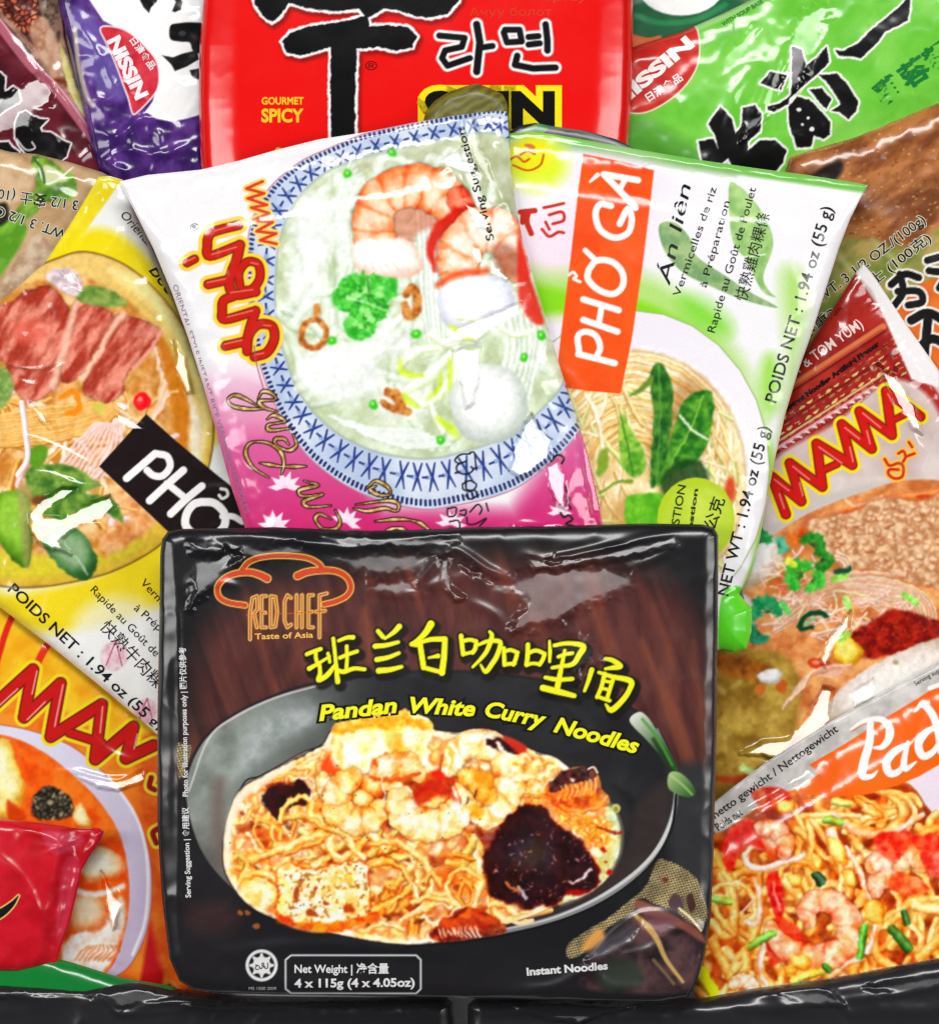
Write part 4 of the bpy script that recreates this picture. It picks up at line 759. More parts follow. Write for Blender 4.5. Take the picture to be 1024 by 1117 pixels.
    coriander(S,826,592,17,3,-1.9); coriander(S,848,596,12,8,-.4,((60,170,130),(110,200,170),(30,120,80))); coriander(S,884,596,20,4,-.9,((30,120,40),(70,160,60),(20,90,40))); coriander(S,894,610,15,14,.6,((30,120,40),(70,160,60),(20,90,40)))
    coriander(S,872,628,20,5,-2.6,((50,160,50),(90,200,80),(30,120,40))); coriander(S,884,632,16,25,.4,((50,160,50),(90,200,80),(30,120,40))); coriander(S,836,668,22,6,-1.6,((26,130,80),(60,170,110),(20,100,60))); coriander(S,826,690,16,7,2.2,((30,130,90),(60,160,120),(20,100,70)))
    for (x0,y0,x1,y1,w,c) in ((908,632,920,628,4,(130,190,70)),(984,648,996,656,4,(130,190,80)),(920,654,924,662,4,(150,200,100)),(852,658,858,668,3.6,(80,180,80)),(858,612,864,616,4,(190,206,50)),(808,836,822,844,4,(170,196,120))): S.line([(x0,y0),(x1,y1)],w,mixn(c,tuple(min(255,v+50) for v in c),4,2),f=2)
    S.lines([[(870,684),(876,672),(892,668),(900,672)],[(872,686),(884,684)]],2.6,(16,70,46),f=1.6); S.line([(876,680),(888,674)],1.6,(130,190,150),f=1.6); S.line([(910,624),(924,620)],3,(30,80,50),f=2)
    S.lump([(906,700),(916,692),(930,698),(940,710),(934,722),(920,726),(908,716)],(196,120,20),(226,186,50),(240,226,120),r=7); S.ell(918,694,9,5,(160,206,80),f=3,rot=-.5)
    S.ell(892,724,14,6,(206,66,30),f=2.4,rot=.2); S.ell(890,722,6,2,(240,150,120),f=2); S.ell(851,748,5,8,(196,100,40),f=2,rot=.5); S.ell(828,752,7,6,(206,120,50),f=3,wob=2); 
    for i in range(8): S.noodle([(852+i*3,772-i*3),(866+i*3,752-i*3),(880+i*5,736-i*1.5),(906+i*3,738-i*2)],1.8,*NW[i%3],a=.85)
    # big pale slices at the bottom
    S.lump([(905,762),(925,742),(955,722),(990,706),(1040,690),(1070,700),(1050,730),(1000,762),(960,784),(930,800),(908,796),(898,780)],(190,176,150),(222,208,198),(244,236,230),r=26,nz=.3)
    S.ell(974,722,3,2,(170,150,110),f=2); S.lump([(824,735),(844,728),(852,735),(846,745),(830,745)],(190,180,170),(224,220,220),(246,244,244),r=6)
    S.grade(SO, amp=1.8, sc=8, soft=.4, sat=1.05, con=1.12, mot=.1)
    lg = S.part('logo_lettering')
    c1 = lambda *v: cv(5.689,830,400,*v)
    Z = [(c1(145,915,60,685,240,835,170,600,370,745,335,480,555,610,490,360,675,510,600,280,800,425,765,155,980,310),4.9),(c1(360,650,460,605),3.6),(c1(795,340,875,300),3.2)]
    for g, c in ((4.4,(248,226,24)),(.9,(116,10,8)),(-.5,(212,22,18))): S.lines(Z, 4.9, c, grow=g, sm=0, part=lg, f=1.6)
    for q in ((75,700,165,770),(190,620,290,700),(350,500,490,600),(510,380,600,450),(620,290,730,380),(775,170,810,240),(105,790,135,880),(230,720,250,800),(540,500,560,590),(645,400,665,480)): S.line(c1(*q), .7, (252,170,160), f=1.2, a=.85)
    Q = [c1(755,575,785,615,840,600,870,620,865,680,820,695,780,670,785,640,840,640),c1(840,540,870,525,885,560,870,590),c1(905,470,925,500),c1(885,560,940,540)]
    S.lines(Q,1.9,(250,190,60),grow=2,part=lg); S.lines(Q,1.6,(206,44,24))
    S.text('®', a8(640,415)[0], a8(655,405)[0], 6, (60,30,30), part='small_lettering')
    for p,w,h in (([(800,820),(830,812),(860,806),(880,790),(900,770)],4,2.6),([(804,824),(850,836),(880,832),(900,800)],4,2.4),([(870,800),(885,760),(910,740)],6,2.2),([(892,720),(905,692),(925,668)],4,2),([(810,690),(850,700),(880,720)],6,1.2),([(960,420),(985,450),(1000,490)],5,2),([(945,330),(990,400),(1040,480)],6,1.4),([(930,750),(970,735),(1020,715)],8,1.4),([(850,500),(900,470),(950,440)],10,.8)): S.crease(p,w,h)
    for q in ([(806,822),(830,808),(860,804),(884,772),(896,748),(908,752),(902,786),(884,812),(850,826),(826,824)],[(892,718),(902,694),(926,666),(924,684),(908,706),(898,728)],[(955,398),(975,410),(995,440),(1004,474),(992,468),(976,440)],[(926,756),(950,740),(952,760),(930,770)]): S.glint(q,'top',1,2.5)
    return S

# ================================================================== artwork: stir-fried noodle packet (lower right)
def art_stirfry():
    S = Sheet('noodle_packet', [(758,892),(800,858),(840,828),(900,790),(960,758),(1024,724),(1060,704),(1100,720),(1110,1000),(1100,1120),(900,1120),(790,1105),(758,1100),(750,1000)],
              res=1.0, T=16, R=30, z=28, seals=[((758,888),(1060,702),16,0)], seed=41, bulge=5, wr=.7, wsc=30, back=(196,190,186), rough=.18, ws=1.4)
    a1 = lambda *v: cv(3.879,760,840,*v); a3 = lambda *v: cv(4.03,770,680,*v)
    S.poly([(750,880),(860,800),(1030,700),(1050,760),(900,850),(780,925)], mixn((190,186,182),(228,222,218),14,3), f=5, sm=0)
    bp = S.part('dish_picture')
    DP = [(750,930),(790,905),(860,862),(930,858),(985,852),(1010,880),(1030,895),(1110,900),(1120,1120),(750,1120)]
    S.poly([(985,840),(1030,800),(1110,800),(1110,910),(1030,895),(1005,876)], (244,228,240), f=8)
    S.poly(DP, mixn((140,56,26),(220,130,60),12,3), f=2, part=bp)
    NO = [((255,238,176),(240,196,112),(190,116,50)),((255,228,150),(232,176,92),(176,96,40)),((255,246,206),(246,212,140),(200,136,70)),((252,214,140),(224,156,80),(164,80,36))]
    reg = [(758,935),(800,905),(870,868),(980,858),(1040,900),(1100,920),(1100,1110),(760,1110)]
    S.tangle(((758,860,1080,1100), reg), 125, 12, (3.4,6.2), 60, NO, curl=.55)
    R = random.Random(5)
    for i in range(50): S.ell(R.uniform(770,1050),R.uniform(880,1090),R.uniform(4,10),R.uniform(2,6),R.choice([(150,56,26),(180,84,36),(120,40,24)]),rot=R.uniform(-1,1),f=4,a=.6)
    for p,r,k in ((a1(70,345,100,400,140,470,155,600,150,680,110,700,60,640),5,0),(a1(45,520,100,480,180,480,230,530,235,600,200,640),2.8,2),(a1(60,560,90,620,140,680),4,1),(a1(455,200,480,300,460,400,490,500),4.4,0),(a1(480,210,560,330,600,420,590,520),3.2,2),(a1(350,440,360,400,440,380,500,420),3.4,1),
        (a1(430,190,560,185,680,190),3.2,2),(a1(660,95,740,80,830,120,860,180,800,240,720,270),3.6,0),(a1(680,110,760,150,790,200,740,210,700,230),2.8,1),(a1(760,90,850,100,910,170,880,240,830,270),3.4,2),(a1(760,640,740,700,760,790,830,830),5,0),(a1(900,650,940,700,930,760,870,720,880,680),4,2),(a1(800,650,860,600,900,550,1000,540),4.6,0),
        (a1(920,570,1030,590),6,2),(a1(170,790,230,720,250,640),5,1),(a1(60,720,100,800,140,880),6,1),(a1(500,580,480,500,520,440),2.4,0),(a1(200,760,210,820,170,880),5,0),(a1(940,780,1010,720,1030,700),6,0),(a1(300,90,400,140,430,220),3,0)):
        S.noodle(p,r,*NO[k])
    # bean sprouts
    for p,r in ((a1(200,360,215,400,280,410,360,385,440,360),3.8),(a1(575,190,640,245,720,265,820,260,900,215,945,185),3.6),(a1(620,320,670,400,700,480,722,540),[2,3,3,2]),(a1(245,460,265,560,245,640,210,640),3),(a1(290,715,265,780,262,850,290,900),[4,3.6,3]),(a1(560,860,640,810,690,790),3.4),(a1(715,760,745,690,748,650),3.2),(a1(180,600,210,570,240,540),1.4),(a1(200,360,230,320,270,320),2.6),(a1(560,270,580,340,620,390),[7,6,4])):
        S.noodle(p,r,(255,248,244),(250,216,196),(206,140,100))
    # shrimps
    PR = ((196,60,40),(238,130,96),(254,206,178))
    S.poly(a1(100,330,130,260,200,210,280,230,300,330,200,320,140,420,120,420), mixn((196,30,20),(236,90,70),8,4), f=3)
    S.lump(a1(250,215,300,200,360,250,390,320,370,370,310,360,270,290),*PR,r=9); S.poly(a1(230,90,330,70,400,110,330,160,270,160),mixn((206,40,20),(240,120,80),7,4),f=3)
    S.poly(a1(290,450,340,430,360,560,350,620,320,600), mixn((180,20,24),(236,80,70),6,5), f=2.4); S.line(a1(322,470,330,530,345,590),1.2,(255,170,160),f=1.6)
    S.poly(a1(290,640,360,620,440,680,450,760,380,780,310,820,290,740), mixn((196,40,30),(240,110,80),9,6), f=3)
    S.prawn(a1(300,650,340,720,410,770,520,785,610,745,640,660,600,580,520,545,460,580,470,630),[6,11,14,15,15,15,14,13,11,8],9,seed=3,pale=(255,222,190),mid=(246,150,112),deep=(212,58,32))
    S.prawn(a1(270,240,330,250,370,300,360,350),[9,11,10,7],4,seed=5,pale=(255,220,196),mid=(244,150,112),deep=(206,60,34))
    S.prawn(a1(730,400,760,370,800,400,790,450,750,470,750,510),[8,10,11,11,10,7],5,seed=6,pale=(255,226,204),mid=(250,170,140),deep=(216,80,56)); S.prawn(a1(850,400,880,360,930,370,940,400),[8,10,10,8],4,seed=9,pale=(250,226,190),mid=(240,180,140),deep=(200,90,56))
    S.poly(a1(750,270,880,250,900,300,860,360,820,380,760,340),mixn((206,40,26),(244,120,90),7,8),f=3,wob=2); S.poly(a1(890,270,1030,270,1030,340,960,340,900,310),mixn((214,44,30),(244,120,90),7,9),f=3,wob=2); S.poly(a1(800,460,870,430,950,470,980,500,900,530,820,500),mixn((226,80,50),(250,160,110),7,10),f=3,wob=2); S.poly(a1(940,340,1030,360,1030,440,960,430),mixn((214,60,50),(244,160,140),7,11),f=3,wob=2)
    S.prawn(a1(150,900,180,880,230,900,230,930),[6,8,8,6],4,seed=12)
    # peanuts, chives
    for q in (a1(605,420,650,420,670,470,650,500,620,480),a1(380,440,430,430,440,480,400,490),a1(480,350,510,350,530,400,500,420,480,390),a1(700,560,740,540,790,580,780,640,730,640,700,610),a1(390,780,440,770,480,800,460,840,410,830),a1(360,820,400,820,420,850,380,860),a1(545,280,600,300,630,380,600,400,560,340),a1(340,130,400,130,410,170,350,180)): S.lump(q,(200,120,30),(240,196,90),(254,236,160),r=5)
    for p,w,c in ((a1(60,540,130,552),4.4,(150,200,90)),(a1(225,735,315,685),4.6,(130,190,80)),(a1(700,660,685,780),4.4,(96,180,70)),(a1(820,670,890,750),5.5,(60,120,50)),(a1(410,880,550,830),4.6,(220,230,120)),(a1(500,445,515,460),6,(40,70,40)),(a1(535,205,600,215),4.4,(150,190,80)),(a1(580,125,640,140),4,(210,220,130)),(a1(870,600,880,640),4,(50,100,50)),(a1(10,850,60,930),7,(240,246,20)),(a1(535,820,552,838),4,(60,140,60))):
        S.noodle(p,w,tuple(min(255,v+60) for v in c),c,tuple(int(v*.5) for v in c))
    S.grade(DP, amp=1.8, sc=8, soft=.4, sat=1.16, con=1.16, mot=.12, tint=(222,170,110), ta=.7)
    bd = S.part('title_band')
    S.poly([(862,864),(880,853),(893,843),(882,834),(920,812),(960,786),(1000,762),(1030,742),(1110,700),(1110,780),(1060,810),(1024,832),(1000,846),(970,858),(940,866),(900,868)], mixn((250,100,10),(252,112,20),50,3), f=1.5, part=bd, sm=0)
    tl = S.part('title_lettering')
    TL = [(a3(720,430,715,520,690,600,680,665,720,668,745,645),[3.6,4.4,4.8,3,1]),(a3(635,465,690,430,760,420,800,450,800,500,770,540,735,545),[1.4,2.6,3.6,4.6,3.4,1.4]),
          (a3(870,530,820,560,785,610,800,655,840,645,870,590),[2,4.2,4.6,3.6,1.6]),(a3(880,520,862,600,870,635,915,605),[2,3.6,3.4,1]),(a3(1000,450,955,480,925,530,945,580,990,560,1020,510),[2,4.2,4.4,3.6,2]),(a3(915,385,950,355,990,400,1010,470,1020,560),[1,3.4,4.2,3.8,3]),(a3(980,285,1020,270),2.4)]
    S.lines(TL, 4, (214,120,60), off=(1.2,1.4), f=2, a=.8); S.lines(TL, 4, (255,250,248), part=tl)
    S.text('netto gewicht / Nettogewicht', (780,893), (914,797), 9, (36,34,36), part='weight_lettering', bold=.01)
    S.text('Net / Poids net', (766,918), (810,888), 9, (36,34,36), part='weight_lettering', bold=.01)
    S.text('Serving suggestion', (998,748), (1040,724), 5, (50,50,50), part='small_lettering')
    for p,w,h in (([(765,902),(860,838),(900,816)],5,2.0),([(795,892),(830,878),(880,850)],3,1.6),([(760,1000),(800,980),(860,1000)],16,1.0),([(900,930),(960,960),(1020,950)],20,1.0)): S.crease(p,w,h)
    return S

# ================================================================== artwork: chicken flavour packet behind (upper right)
def art_brown():
    S = Sheet('noodle_packet', [(860,170),(930,150),(1100,80),(1120,250),(1110,420),(1000,450),(840,440),(830,300)], res=1.2, T=14, R=26, z=10, seed=51, bulge=3, wr=.8, back=(160,90,50), rough=.2)
    a = lambda *v: cv(2.667,640,0,*v)
    S.poly([(840,160),(1120,60),(1120,300),(960,310),(880,250)], mixn((120,62,26),(190,120,66),14,3,sx=2,ang=-.6), f=3, sm=0, part=S.part('meat_picture'))
    R = random.Random(2)
    for i in range(260): x=R.uniform(885,1040); y=R.uniform(140,300); S.ell(x,y,R.uniform(.6,1.6),.8,R.choice([(226,176,110),(240,206,150),(90,40,16)]),f=1.2,a=.7)
    S.poly([(880,196),(910,176),(918,186),(900,204)],(30,16,14),f=5)
    S.poly([(880,280),(930,260),(990,270),(1040,240),(1120,260),(1120,330),(960,340),(880,420),(840,420)], mixn((110,130,50),(186,160,90),14,5,sx=2,ang=-.6), f=8, part=S.part('herb_picture'))
    S.poly([(965,332),(1000,310),(1060,290),(1120,290),(1120,420),(1010,420)], mixn((214,90,20),(232,120,40),20,6), f=3, sm=0)
    S.lines([[(905,268),(930,300),(960,330)],[(950,262),(980,290)]],3,(200,200,130),f=6,a=.6)
    for k,c in ((2.2,(250,246,240)),(0,(16,14,16))):
        S.lines([a(880,830,920,800,960,810),a(905,800,915,850,890,890),a(900,850,960,850,970,880,930,890),a(985,760,1020,750),a(990,790,1040,800,1020,840)],4,c,grow=k,part=S.part('brush_lettering'))
        S.lines([[(992,350),(1010,342),(1030,352)],[(1000,380),(1016,370),(1040,384)],[(1010,350),(1006,390)]],5,c,grow=k)
    S.text('NET WT. 3 1/2 OZ./(100g)', (866,352), (1008,243), 11, (30,24,20), part='weight_lettering', bold=.01, outline=.05, oc=(220,214,190))
    S.text('净重3 1/2安士 (100克)', (876,372), (1014,263), 10.5, (30,24,20), part='weight_lettering', bold=.01, outline=.05, oc=(220,214,190))
    S.crease([(870,190),(950,240),(1040,300)],14,1.5)
    return S

# ================================================================== artwork: green brush-lettered packet (upper right)
def art_green():
    S = Sheet('noodle_packet', [(640,70),(700,48),(740,36),(790,14),(830,-6),(870,-50),(1100,-60),(1110,100),(1024,139),(960,160),(880,193),(820,215),(760,232),(640,200)], res=1.0, T=13, R=26, z=9, seals=[((880,197),(1110,102),10,0)], seed=55, bulge=4, wr=.9, wsc=30, back=(98,196,58), rough=.18)
    S.poly([(640,0),(1110,-80),(1110,120),(880,210),(640,260)], mixn((104,198,54),(134,216,84),40,3), f=3, sm=0)
    S.poly([(680,130),(740,150),(790,185),(780,230),(640,230)],(84,158,56),f=16,a=.8)
    S.line([(686,60),(740,38),(790,16),(834,-6)],5,(160,220,130),f=3); S.line([(880,190),(960,158),(1026,132),(1100,96)],4.5,(140,214,104),f=2.5)
    S.poly([(830,10),(850,0),(830,40),(780,140),(760,160),(790,90)],(150,226,120),f=14,a=.6)
    a = lambda *v: cv(2.667,640,0,*v)
    S.lines([a(340,140,370,105,420,95,445,95),a(420,75,435,95,400,105,360,120)],1.2,(120,196,96))
    bg = S.part('round_badge')
    BD = a(60,190,120,130,200,90,290,62,310,75,322,110,322,170,305,220,265,270,210,310,160,330,110,325,60,300)
    S.poly(BD,(240,236,220),grow=1.6,f=1.4,part=bg); S.poly(BD, mixn((196,30,24),(214,56,44),20,3), f=1.4, part=bg)
    S.text('NISSIN', (672,122), (755,52), 15, (248,244,240), part='badge_lettering', bold=.05)
    S.text('日清食品', (707,112), (744,88), 8, (248,244,240), part='badge_lettering', bold=.02)
    S.text('WITH SOUP BASE', (788,30), (832,4), 5, (40,120,50), part='small_lettering', bold=.02)
    S.text('雞蓉麵', (962,116), (1040,62), 21, (16,124,52), part='variety_lettering', bold=.03, lift=1.1)
    g4 = lambda *v: cv(3.737,750,0,*v)
    BP = [g4(595,210,625,215,690,180,740,130,800,80,850,40,905,-20,890,90,850,110,800,135,760,185,700,245,650,235,610,235),g4(290,345,330,300,400,310,375,372,330,360),g4(420,195,460,210,475,270,445,350,415,385,420,300),g4(560,195,570,260,520,310,470,350,430,390,410,405,420,360,470,280,520,240),g4(320,440,370,425,410,398,405,430,345,460,320,455),
          g4(530,310,600,305,640,340,690,420,680,460,650,490,610,460,580,455,620,430,590,380,560,340),g4(490,370,540,365,580,410,560,450,530,420),g4(440,400,490,410,530,450,575,500,575,550,550,570,510,555,500,600,440,605,410,520,405,440),
          g4(130,440,175,490,190,550,215,520,220,445,270,435,295,470,290,540,240,580,240,620,290,575,350,575,400,615,385,665,355,700,330,730,280,700,180,690,160,650,120,680,60,690,40,580,100,570,120,610,110,560,80,510)]
    bl = S.part('brush_lettering')
    for g, c in ((2.4,(250,250,246)),(0,(14,14,16))):
        for q in BP: S.poly(q, c, grow=g, f=1.4, sm=0, wob=1, part=bl)
    for x,y,r in ((870,121,2.6),(880,130,1.6),(874,137,1.6),(884,142,3)): S.ell(x,y,r,r*.8,(240,240,236),f=1,wob=1)
    for p,w,h in (([(850,50),(830,110),(800,180)],8,3),([(830,60),(800,100),(780,140)],7,2),([(700,140),(740,170),(800,190)],10,1.6),([(900,30),(880,70),(850,110)],9,1.6),([(940,60),(960,110),(950,150)],12,1.4),([(740,110),(745,140)],3,1.2)): S.crease(p,w,h)
    S.glint([(866,20),(896,0),(904,10),(888,60),(868,100),(850,104),(856,60)],'top',.72,6); S.glint([(820,30),(828,30),(806,70),(784,86),(790,60)],'top',.7,4); S.glint([(832,118),(842,120),(826,140),(806,156),(812,136)],'top',.7,4)
    return S
# ================================================================== artwork: red brick pack with the big brushed character (top middle)
def art_red():
    S = Sheet('noodle_brick', [(232,-70),(676,-70),(686,-50),(690,0),(690,60),(688,120),(683,175),(674,235),(660,250),(240,250),(224,235),(219,170),(217,110),(218,50),(222,0),(224,-50)],
              res=1.0, T=26, R=56, z=20, seed=61, bulge=2, wr=.06, back=(236,10,8), rough=.16)
    a = lambda *v: cv(2.048,200,0,*v); a1 = lambda *v: cv(3.012,0,0,*v)
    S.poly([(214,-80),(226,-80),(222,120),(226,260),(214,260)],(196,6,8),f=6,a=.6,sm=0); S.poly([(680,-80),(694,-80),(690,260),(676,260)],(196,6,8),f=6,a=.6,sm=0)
    # big brushed character: filled silhouettes
    A_ = a(150,-30,155,10,175,35,195,58,218,50,240,20,262,28,300,35,340,30,385,28,400,45,385,55,300,60,255,72,225,85,222,105,240,125,262,128,300,118,322,112,325,200,328,300,322,420,385,420,385,300,380,200,385,130,392,108,440,110,490,118,515,105,520,80,505,62,470,60,420,62,395,50,420,25,450,25,490,32,530,45,570,40,600,20,620,-10,600,-40,400,-60,250,-60)
    A_ = [(268,-30),(280,8),(288,20),(298,27),(306,21),(316,6),(336,12),(362,15),(392,13),(398,20),(378,26),(340,31),(318,38),(309,48),(314,60),(330,63),(348,58),(362,54),(361,100),(362,150),(362,210),(386,210),(388,150),(388,100),(390,56),(412,54),(432,58),(450,54),(455,42),(446,32),(424,30),(404,31),(402,22),(420,12),(436,14),(452,20),(470,22),(488,18),(500,4),(512,-30),(420,-40),(330,-40)]
    bl = S.part('brush_character')
    S.poly(A_, (90,0,0), grow=4.5, f=5, off=(2,3), a=.55, sm=0); S.poly(A_, (250,250,250), grow=3.0, f=1.4, part=bl, sm=0, wob=1.2); S.poly(A_, (6,6,8), f=1.2, part=bl, sm=0, wob=1.6)
    KR = [a(572,85,628,90,622,110,585,118,578,135,590,152,640,135),(a(655,60,662,100,655,165),4),a(662,112,690,108),a(715,78,722,100,755,98,750,72,718,72),a(770,88,792,86),a(770,105,795,102),(a(808,60,812,95,812,118),3.6),(a(745,130,740,150,780,158,830,156),3.6)]
    S.lines(KR,3.4,(250,250,250),grow=3.0,part=bl,f=1.4,sm=0); S.lines(KR,3.4,(6,6,8),part=bl,f=1.2,sm=0)
    S.text('SHIN', (467,140), (601,140), 38, (8,8,8), part='title_lettering', bold=.055, outline=.12, oc=(250,230,20), lift=1.0)
    S.text('GOURMET', (287,116), (332,116), 8, (246,200,40), part='small_lettering', bold=.03); S.text('SPICY', (287,135), (331,135), 14.5, (246,200,40), part='small_lettering', bold=.035)
    S.text('®', (399,79), (412,79), 10, (90,0,0), part='small_lettering')
    S.text('Ачуу болот', (512,20), (601,20), 9, (222,60,30), part='small_lettering'); S.text('hot and spicy', (512,2), (640,4), 9, (222,60,30), part='small_lettering')
    S.lines([[(300,172),(304,164),(312,168)],[(306,165),(306,174)]],1.2,(246,190,40))
    return S
# ------------------------------------------------------------------ purple crumpled packet
def art_purple():
    S = Sheet('noodle_packet', [(50,-70),(236,-70),(240,120),(236,205),(190,206),(150,208),(124,202),(108,186),(100,160),(92,120),(80,60),(66,10)], res=1.0, T=15, R=24, z=8, seed=71, bulge=3, wr=1.2, wsc=24, back=(70,34,112), rough=.18, ws=2.4)
    a = lambda *v: cv(3.012,0,0,*v)
    S.poly([(50,-70),(240,-70),(240,210),(60,210)], mixn((52,22,92),(96,52,140),16,3), f=2, sm=0)
    S.poly(a(250,20,330,90,400,230,420,330,330,300,280,200,240,100),(120,110,190),f=9,a=.55)
    wp = S.part('white_panel')
    WP = [(88,-40),(98,0),(114,24),(140,38),(158,52),(170,68),(174,90),(168,112),(160,123),(172,131),(188,134),(204,131),(240,120),(250,-60)]
    S.poly(WP, (250,250,250), f=1.4, part=wp, sm=0)
    bg = S.part('round_badge'); BD = [(112,32),(132,33),(148,42),(160,54),(170,66),(174,80),(173,96),(166,108),(150,124),(146,123),(142,108),(136,92),(128,70),(118,48)]
    S.poly(BD,(248,240,244),grow=1.6,f=1.4,part=bg); S.poly(BD, mixn((200,30,50),(226,60,74),14,3), f=1.4, part=bg)
    S.text('NISSIN', (119,47), (150,110), 15, (248,236,240), part='badge_lettering', bold=.05); S.text('日清食品', (143,46), (166,78), 7, (248,236,240), part='badge_lettering', bold=.02)
    bl = S.part('brush_lettering')
    S.poly([(152,-6),(176,-6),(172,4),(166,10),(164,16),(158,10),(154,2)],(12,12,14),f=1.3,part=bl,sm=0); S.poly([(188,-6),(196,-4),(200,4),(199,12),(192,15),(189,14),(193,4)],(12,12,14),f=1.3,part=bl,sm=0)
    S.poly([(187,30),(196,27),(212,26),(225,30),(225,58),(212,57),(208,48),(198,47),(187,44)],(12,12,14),f=1.3,part=bl); S.ell(200,38,4,3,(60,60,64),f=2)
    S.poly([(178,62),(190,64),(200,60),(216,56),(218,66),(205,74),(192,79),(188,72)],(12,12,14),f=1.3,part=bl,sm=0); S.poly([(208,78),(218,76),(220,88),(211,87)],(12,12,14),f=1.3,part=bl,sm=0)
    S.lines([a(250,100,262,220,290,320,310,350)],2.6,(226,226,180),f=3,a=.7)
    for p,w,h in (([(70,0),(84,60),(98,120),(108,170)],4,2.5),([(100,140),(130,150),(160,130),(200,140)],4,2.2),([(110,180),(140,165),(180,170),(220,150)],4,2.4),([(120,150),(126,180),(150,195)],3,2),([(174,140),(177,165)],3,2.2),([(80,20),(110,60),(130,110)],4,1.8),([(140,140),(150,170)],3,1.8)): S.crease(p,w,h)
    return S
# ------------------------------------------------------------------ maroon packet with meat strip
def art_maroon():
    S = Sheet('noodle_packet', [(-70,-70),(56,-70),(64,-10),(72,40),(84,90),(102,150),(116,190),(90,240),(-70,240)], res=1.1, T=13, R=24, z=6, seed=75, bulge=3, wr=.8, back=(82,18,30), rough=.16)
    a = lambda *v: cv(3.012,0,0,*v)
    S.poly([(-70,-70),(120,-70),(120,240),(-70,240)], mixn((66,12,24),(104,26,40),20,3), f=2, sm=0)
    mp = S.part('meat_picture')
    S.poly([(-60,-60),(62,-60),(70,40),(100,124),(90,128),(60,90),(20,40),(-10,10),(-60,-20)], mixn((120,90,74),(186,140,116),9,4), f=2, part=mp)
    S.poly(a(0,0,120,0,160,60,150,170,110,150,60,90,0,30), crumbs([(120,34,20),(186,70,40),(214,120,80),(90,24,16)],6,4,.5,(50,12,10)), f=3, wob=2)
    S.poly(a(130,0,180,0,200,80,195,140,165,110), mixn((70,50,40),(140,110,90),6,4), f=3)
    S.poly(a(100,100,150,60,200,160,210,260,190,260,130,180),mixn((190,140,110),(220,180,150),8,6),f=4,a=.8); S.ell(66,92,10,6,(120,50,20),f=4)
    S.poly(a(200,150,225,200,260,300,310,330,310,370,280,385,240,320,215,240),mixn((206,200,110),(232,226,170),6,7),f=2.5,wob=1.5); S.ell(96,119,3,4,(60,60,30),f=2)
    S.line(a(0,80,100,210,200,310,320,470), 5.5, (206,120,140), f=2, a=.75, part=S.part('clear_band')); S.line(a(0,60,100,190,200,292,300,430),.7,(240,190,200),a=.8)
    bl = S.part('brush_lettering')
    for g,c in ((3.0,(246,244,244)),(0,(14,10,12))):
        for q in ((150,720,150,600,185,520,235,500,300,540,360,565,430,570,360,640,380,680,450,680,540,740,625,780,615,800,590,890,510,950,400,930,250,880,190,810,150,740),(-40,160,20,165,60,200,55,300,60,330,130,285,170,310,190,400,180,420,60,490,0,540,-40,560),(-40,770,90,765,120,810,180,850,180,900,-40,900)):
            S.poly(cv(7.98,0,60,*q),c,grow=g*.6,f=1.3,wob=.8,part=bl,sm=0)
    S.glint([(18,96),(44,80),(62,100),(58,116),(40,122),(36,144),(20,146),(0,150),(-10,120)],'top',.78,4); S.lines([a(60,460,90,495,120,490,110,470)],.7,(230,226,226))
    for p,w,h in (([(0,26),(40,76),(80,120),(106,158)],4,1.8),([(60,140),(90,180)],4,1.4),([(20,70),(50,100),(60,130)],8,1.4),([(84,180),(96,168),(104,160)],2,1.2)): S.crease(p,w,h)
    return S
# ------------------------------------------------------------------ dark green packet behind the red one
def art_darkgreen():
    S = Sheet('noodle_packet', [(600,-60),(880,-60),(870,40),(860,120),(700,150),(600,120)], res=1.3, T=10, R=20, z=4, seed=77, wr=.6, back=(6,92,52), rough=.25)
    S.ell(742,-12,46,30,(248,248,246),f=1.6,part=S.part('white_panel')); S.poly([(684,38),(705,42),(720,40),(716,50),(686,52)],(214,100,50),f=1.5)
    S.line([(694,18),(720,26),(760,22),(790,6)],3,(20,130,70),f=3); return S
# ------------------------------------------------------------------ small tips peeking out
def art_olive():
    S = Sheet('packet_corner', [(464,122),(474,110),(490,100),(508,94),(520,91),(534,96),(548,103),(553,112),(556,140),(556,230),(460,230),(456,160)], res=1.0, T=10, R=14, z=36, seed=81, wr=.6, back=(124,118,18), rough=.45)
    S.poly([(455,85),(560,85),(560,240),(455,240)], lambda X,Y,sd: (C((84,80,10))*(1-(k:=(.5+.5*np.sin((X*.5+Y*.9+fbm(X,Y,12,3)*9)*.62))[...,None]*.45))+C((164,158,40))*k), f=2, sm=0)
    return S
def art_onion_edge():
    S = Sheet('packet_corner', [(540,160),(552,146),(566,137),(584,134),(604,138),(640,143),(672,152),(694,163),(700,240),(660,300),(540,300)], res=1.0, T=3, R=12, z=32.6, seed=83, wr=.15, back=(30,36,36), rough=.3)
    S.poly([(552,160),(560,148),(576,139),(594,132),(600,137),(590,148),(574,156),(560,162)], lingrad((560,160),(598,134),(246,250,244),(40,120,50)), f=1.5, part=S.part('onion_print'))
    S.line([(600,139),(640,145),(690,163)],1.6,(110,120,120),f=2); return S
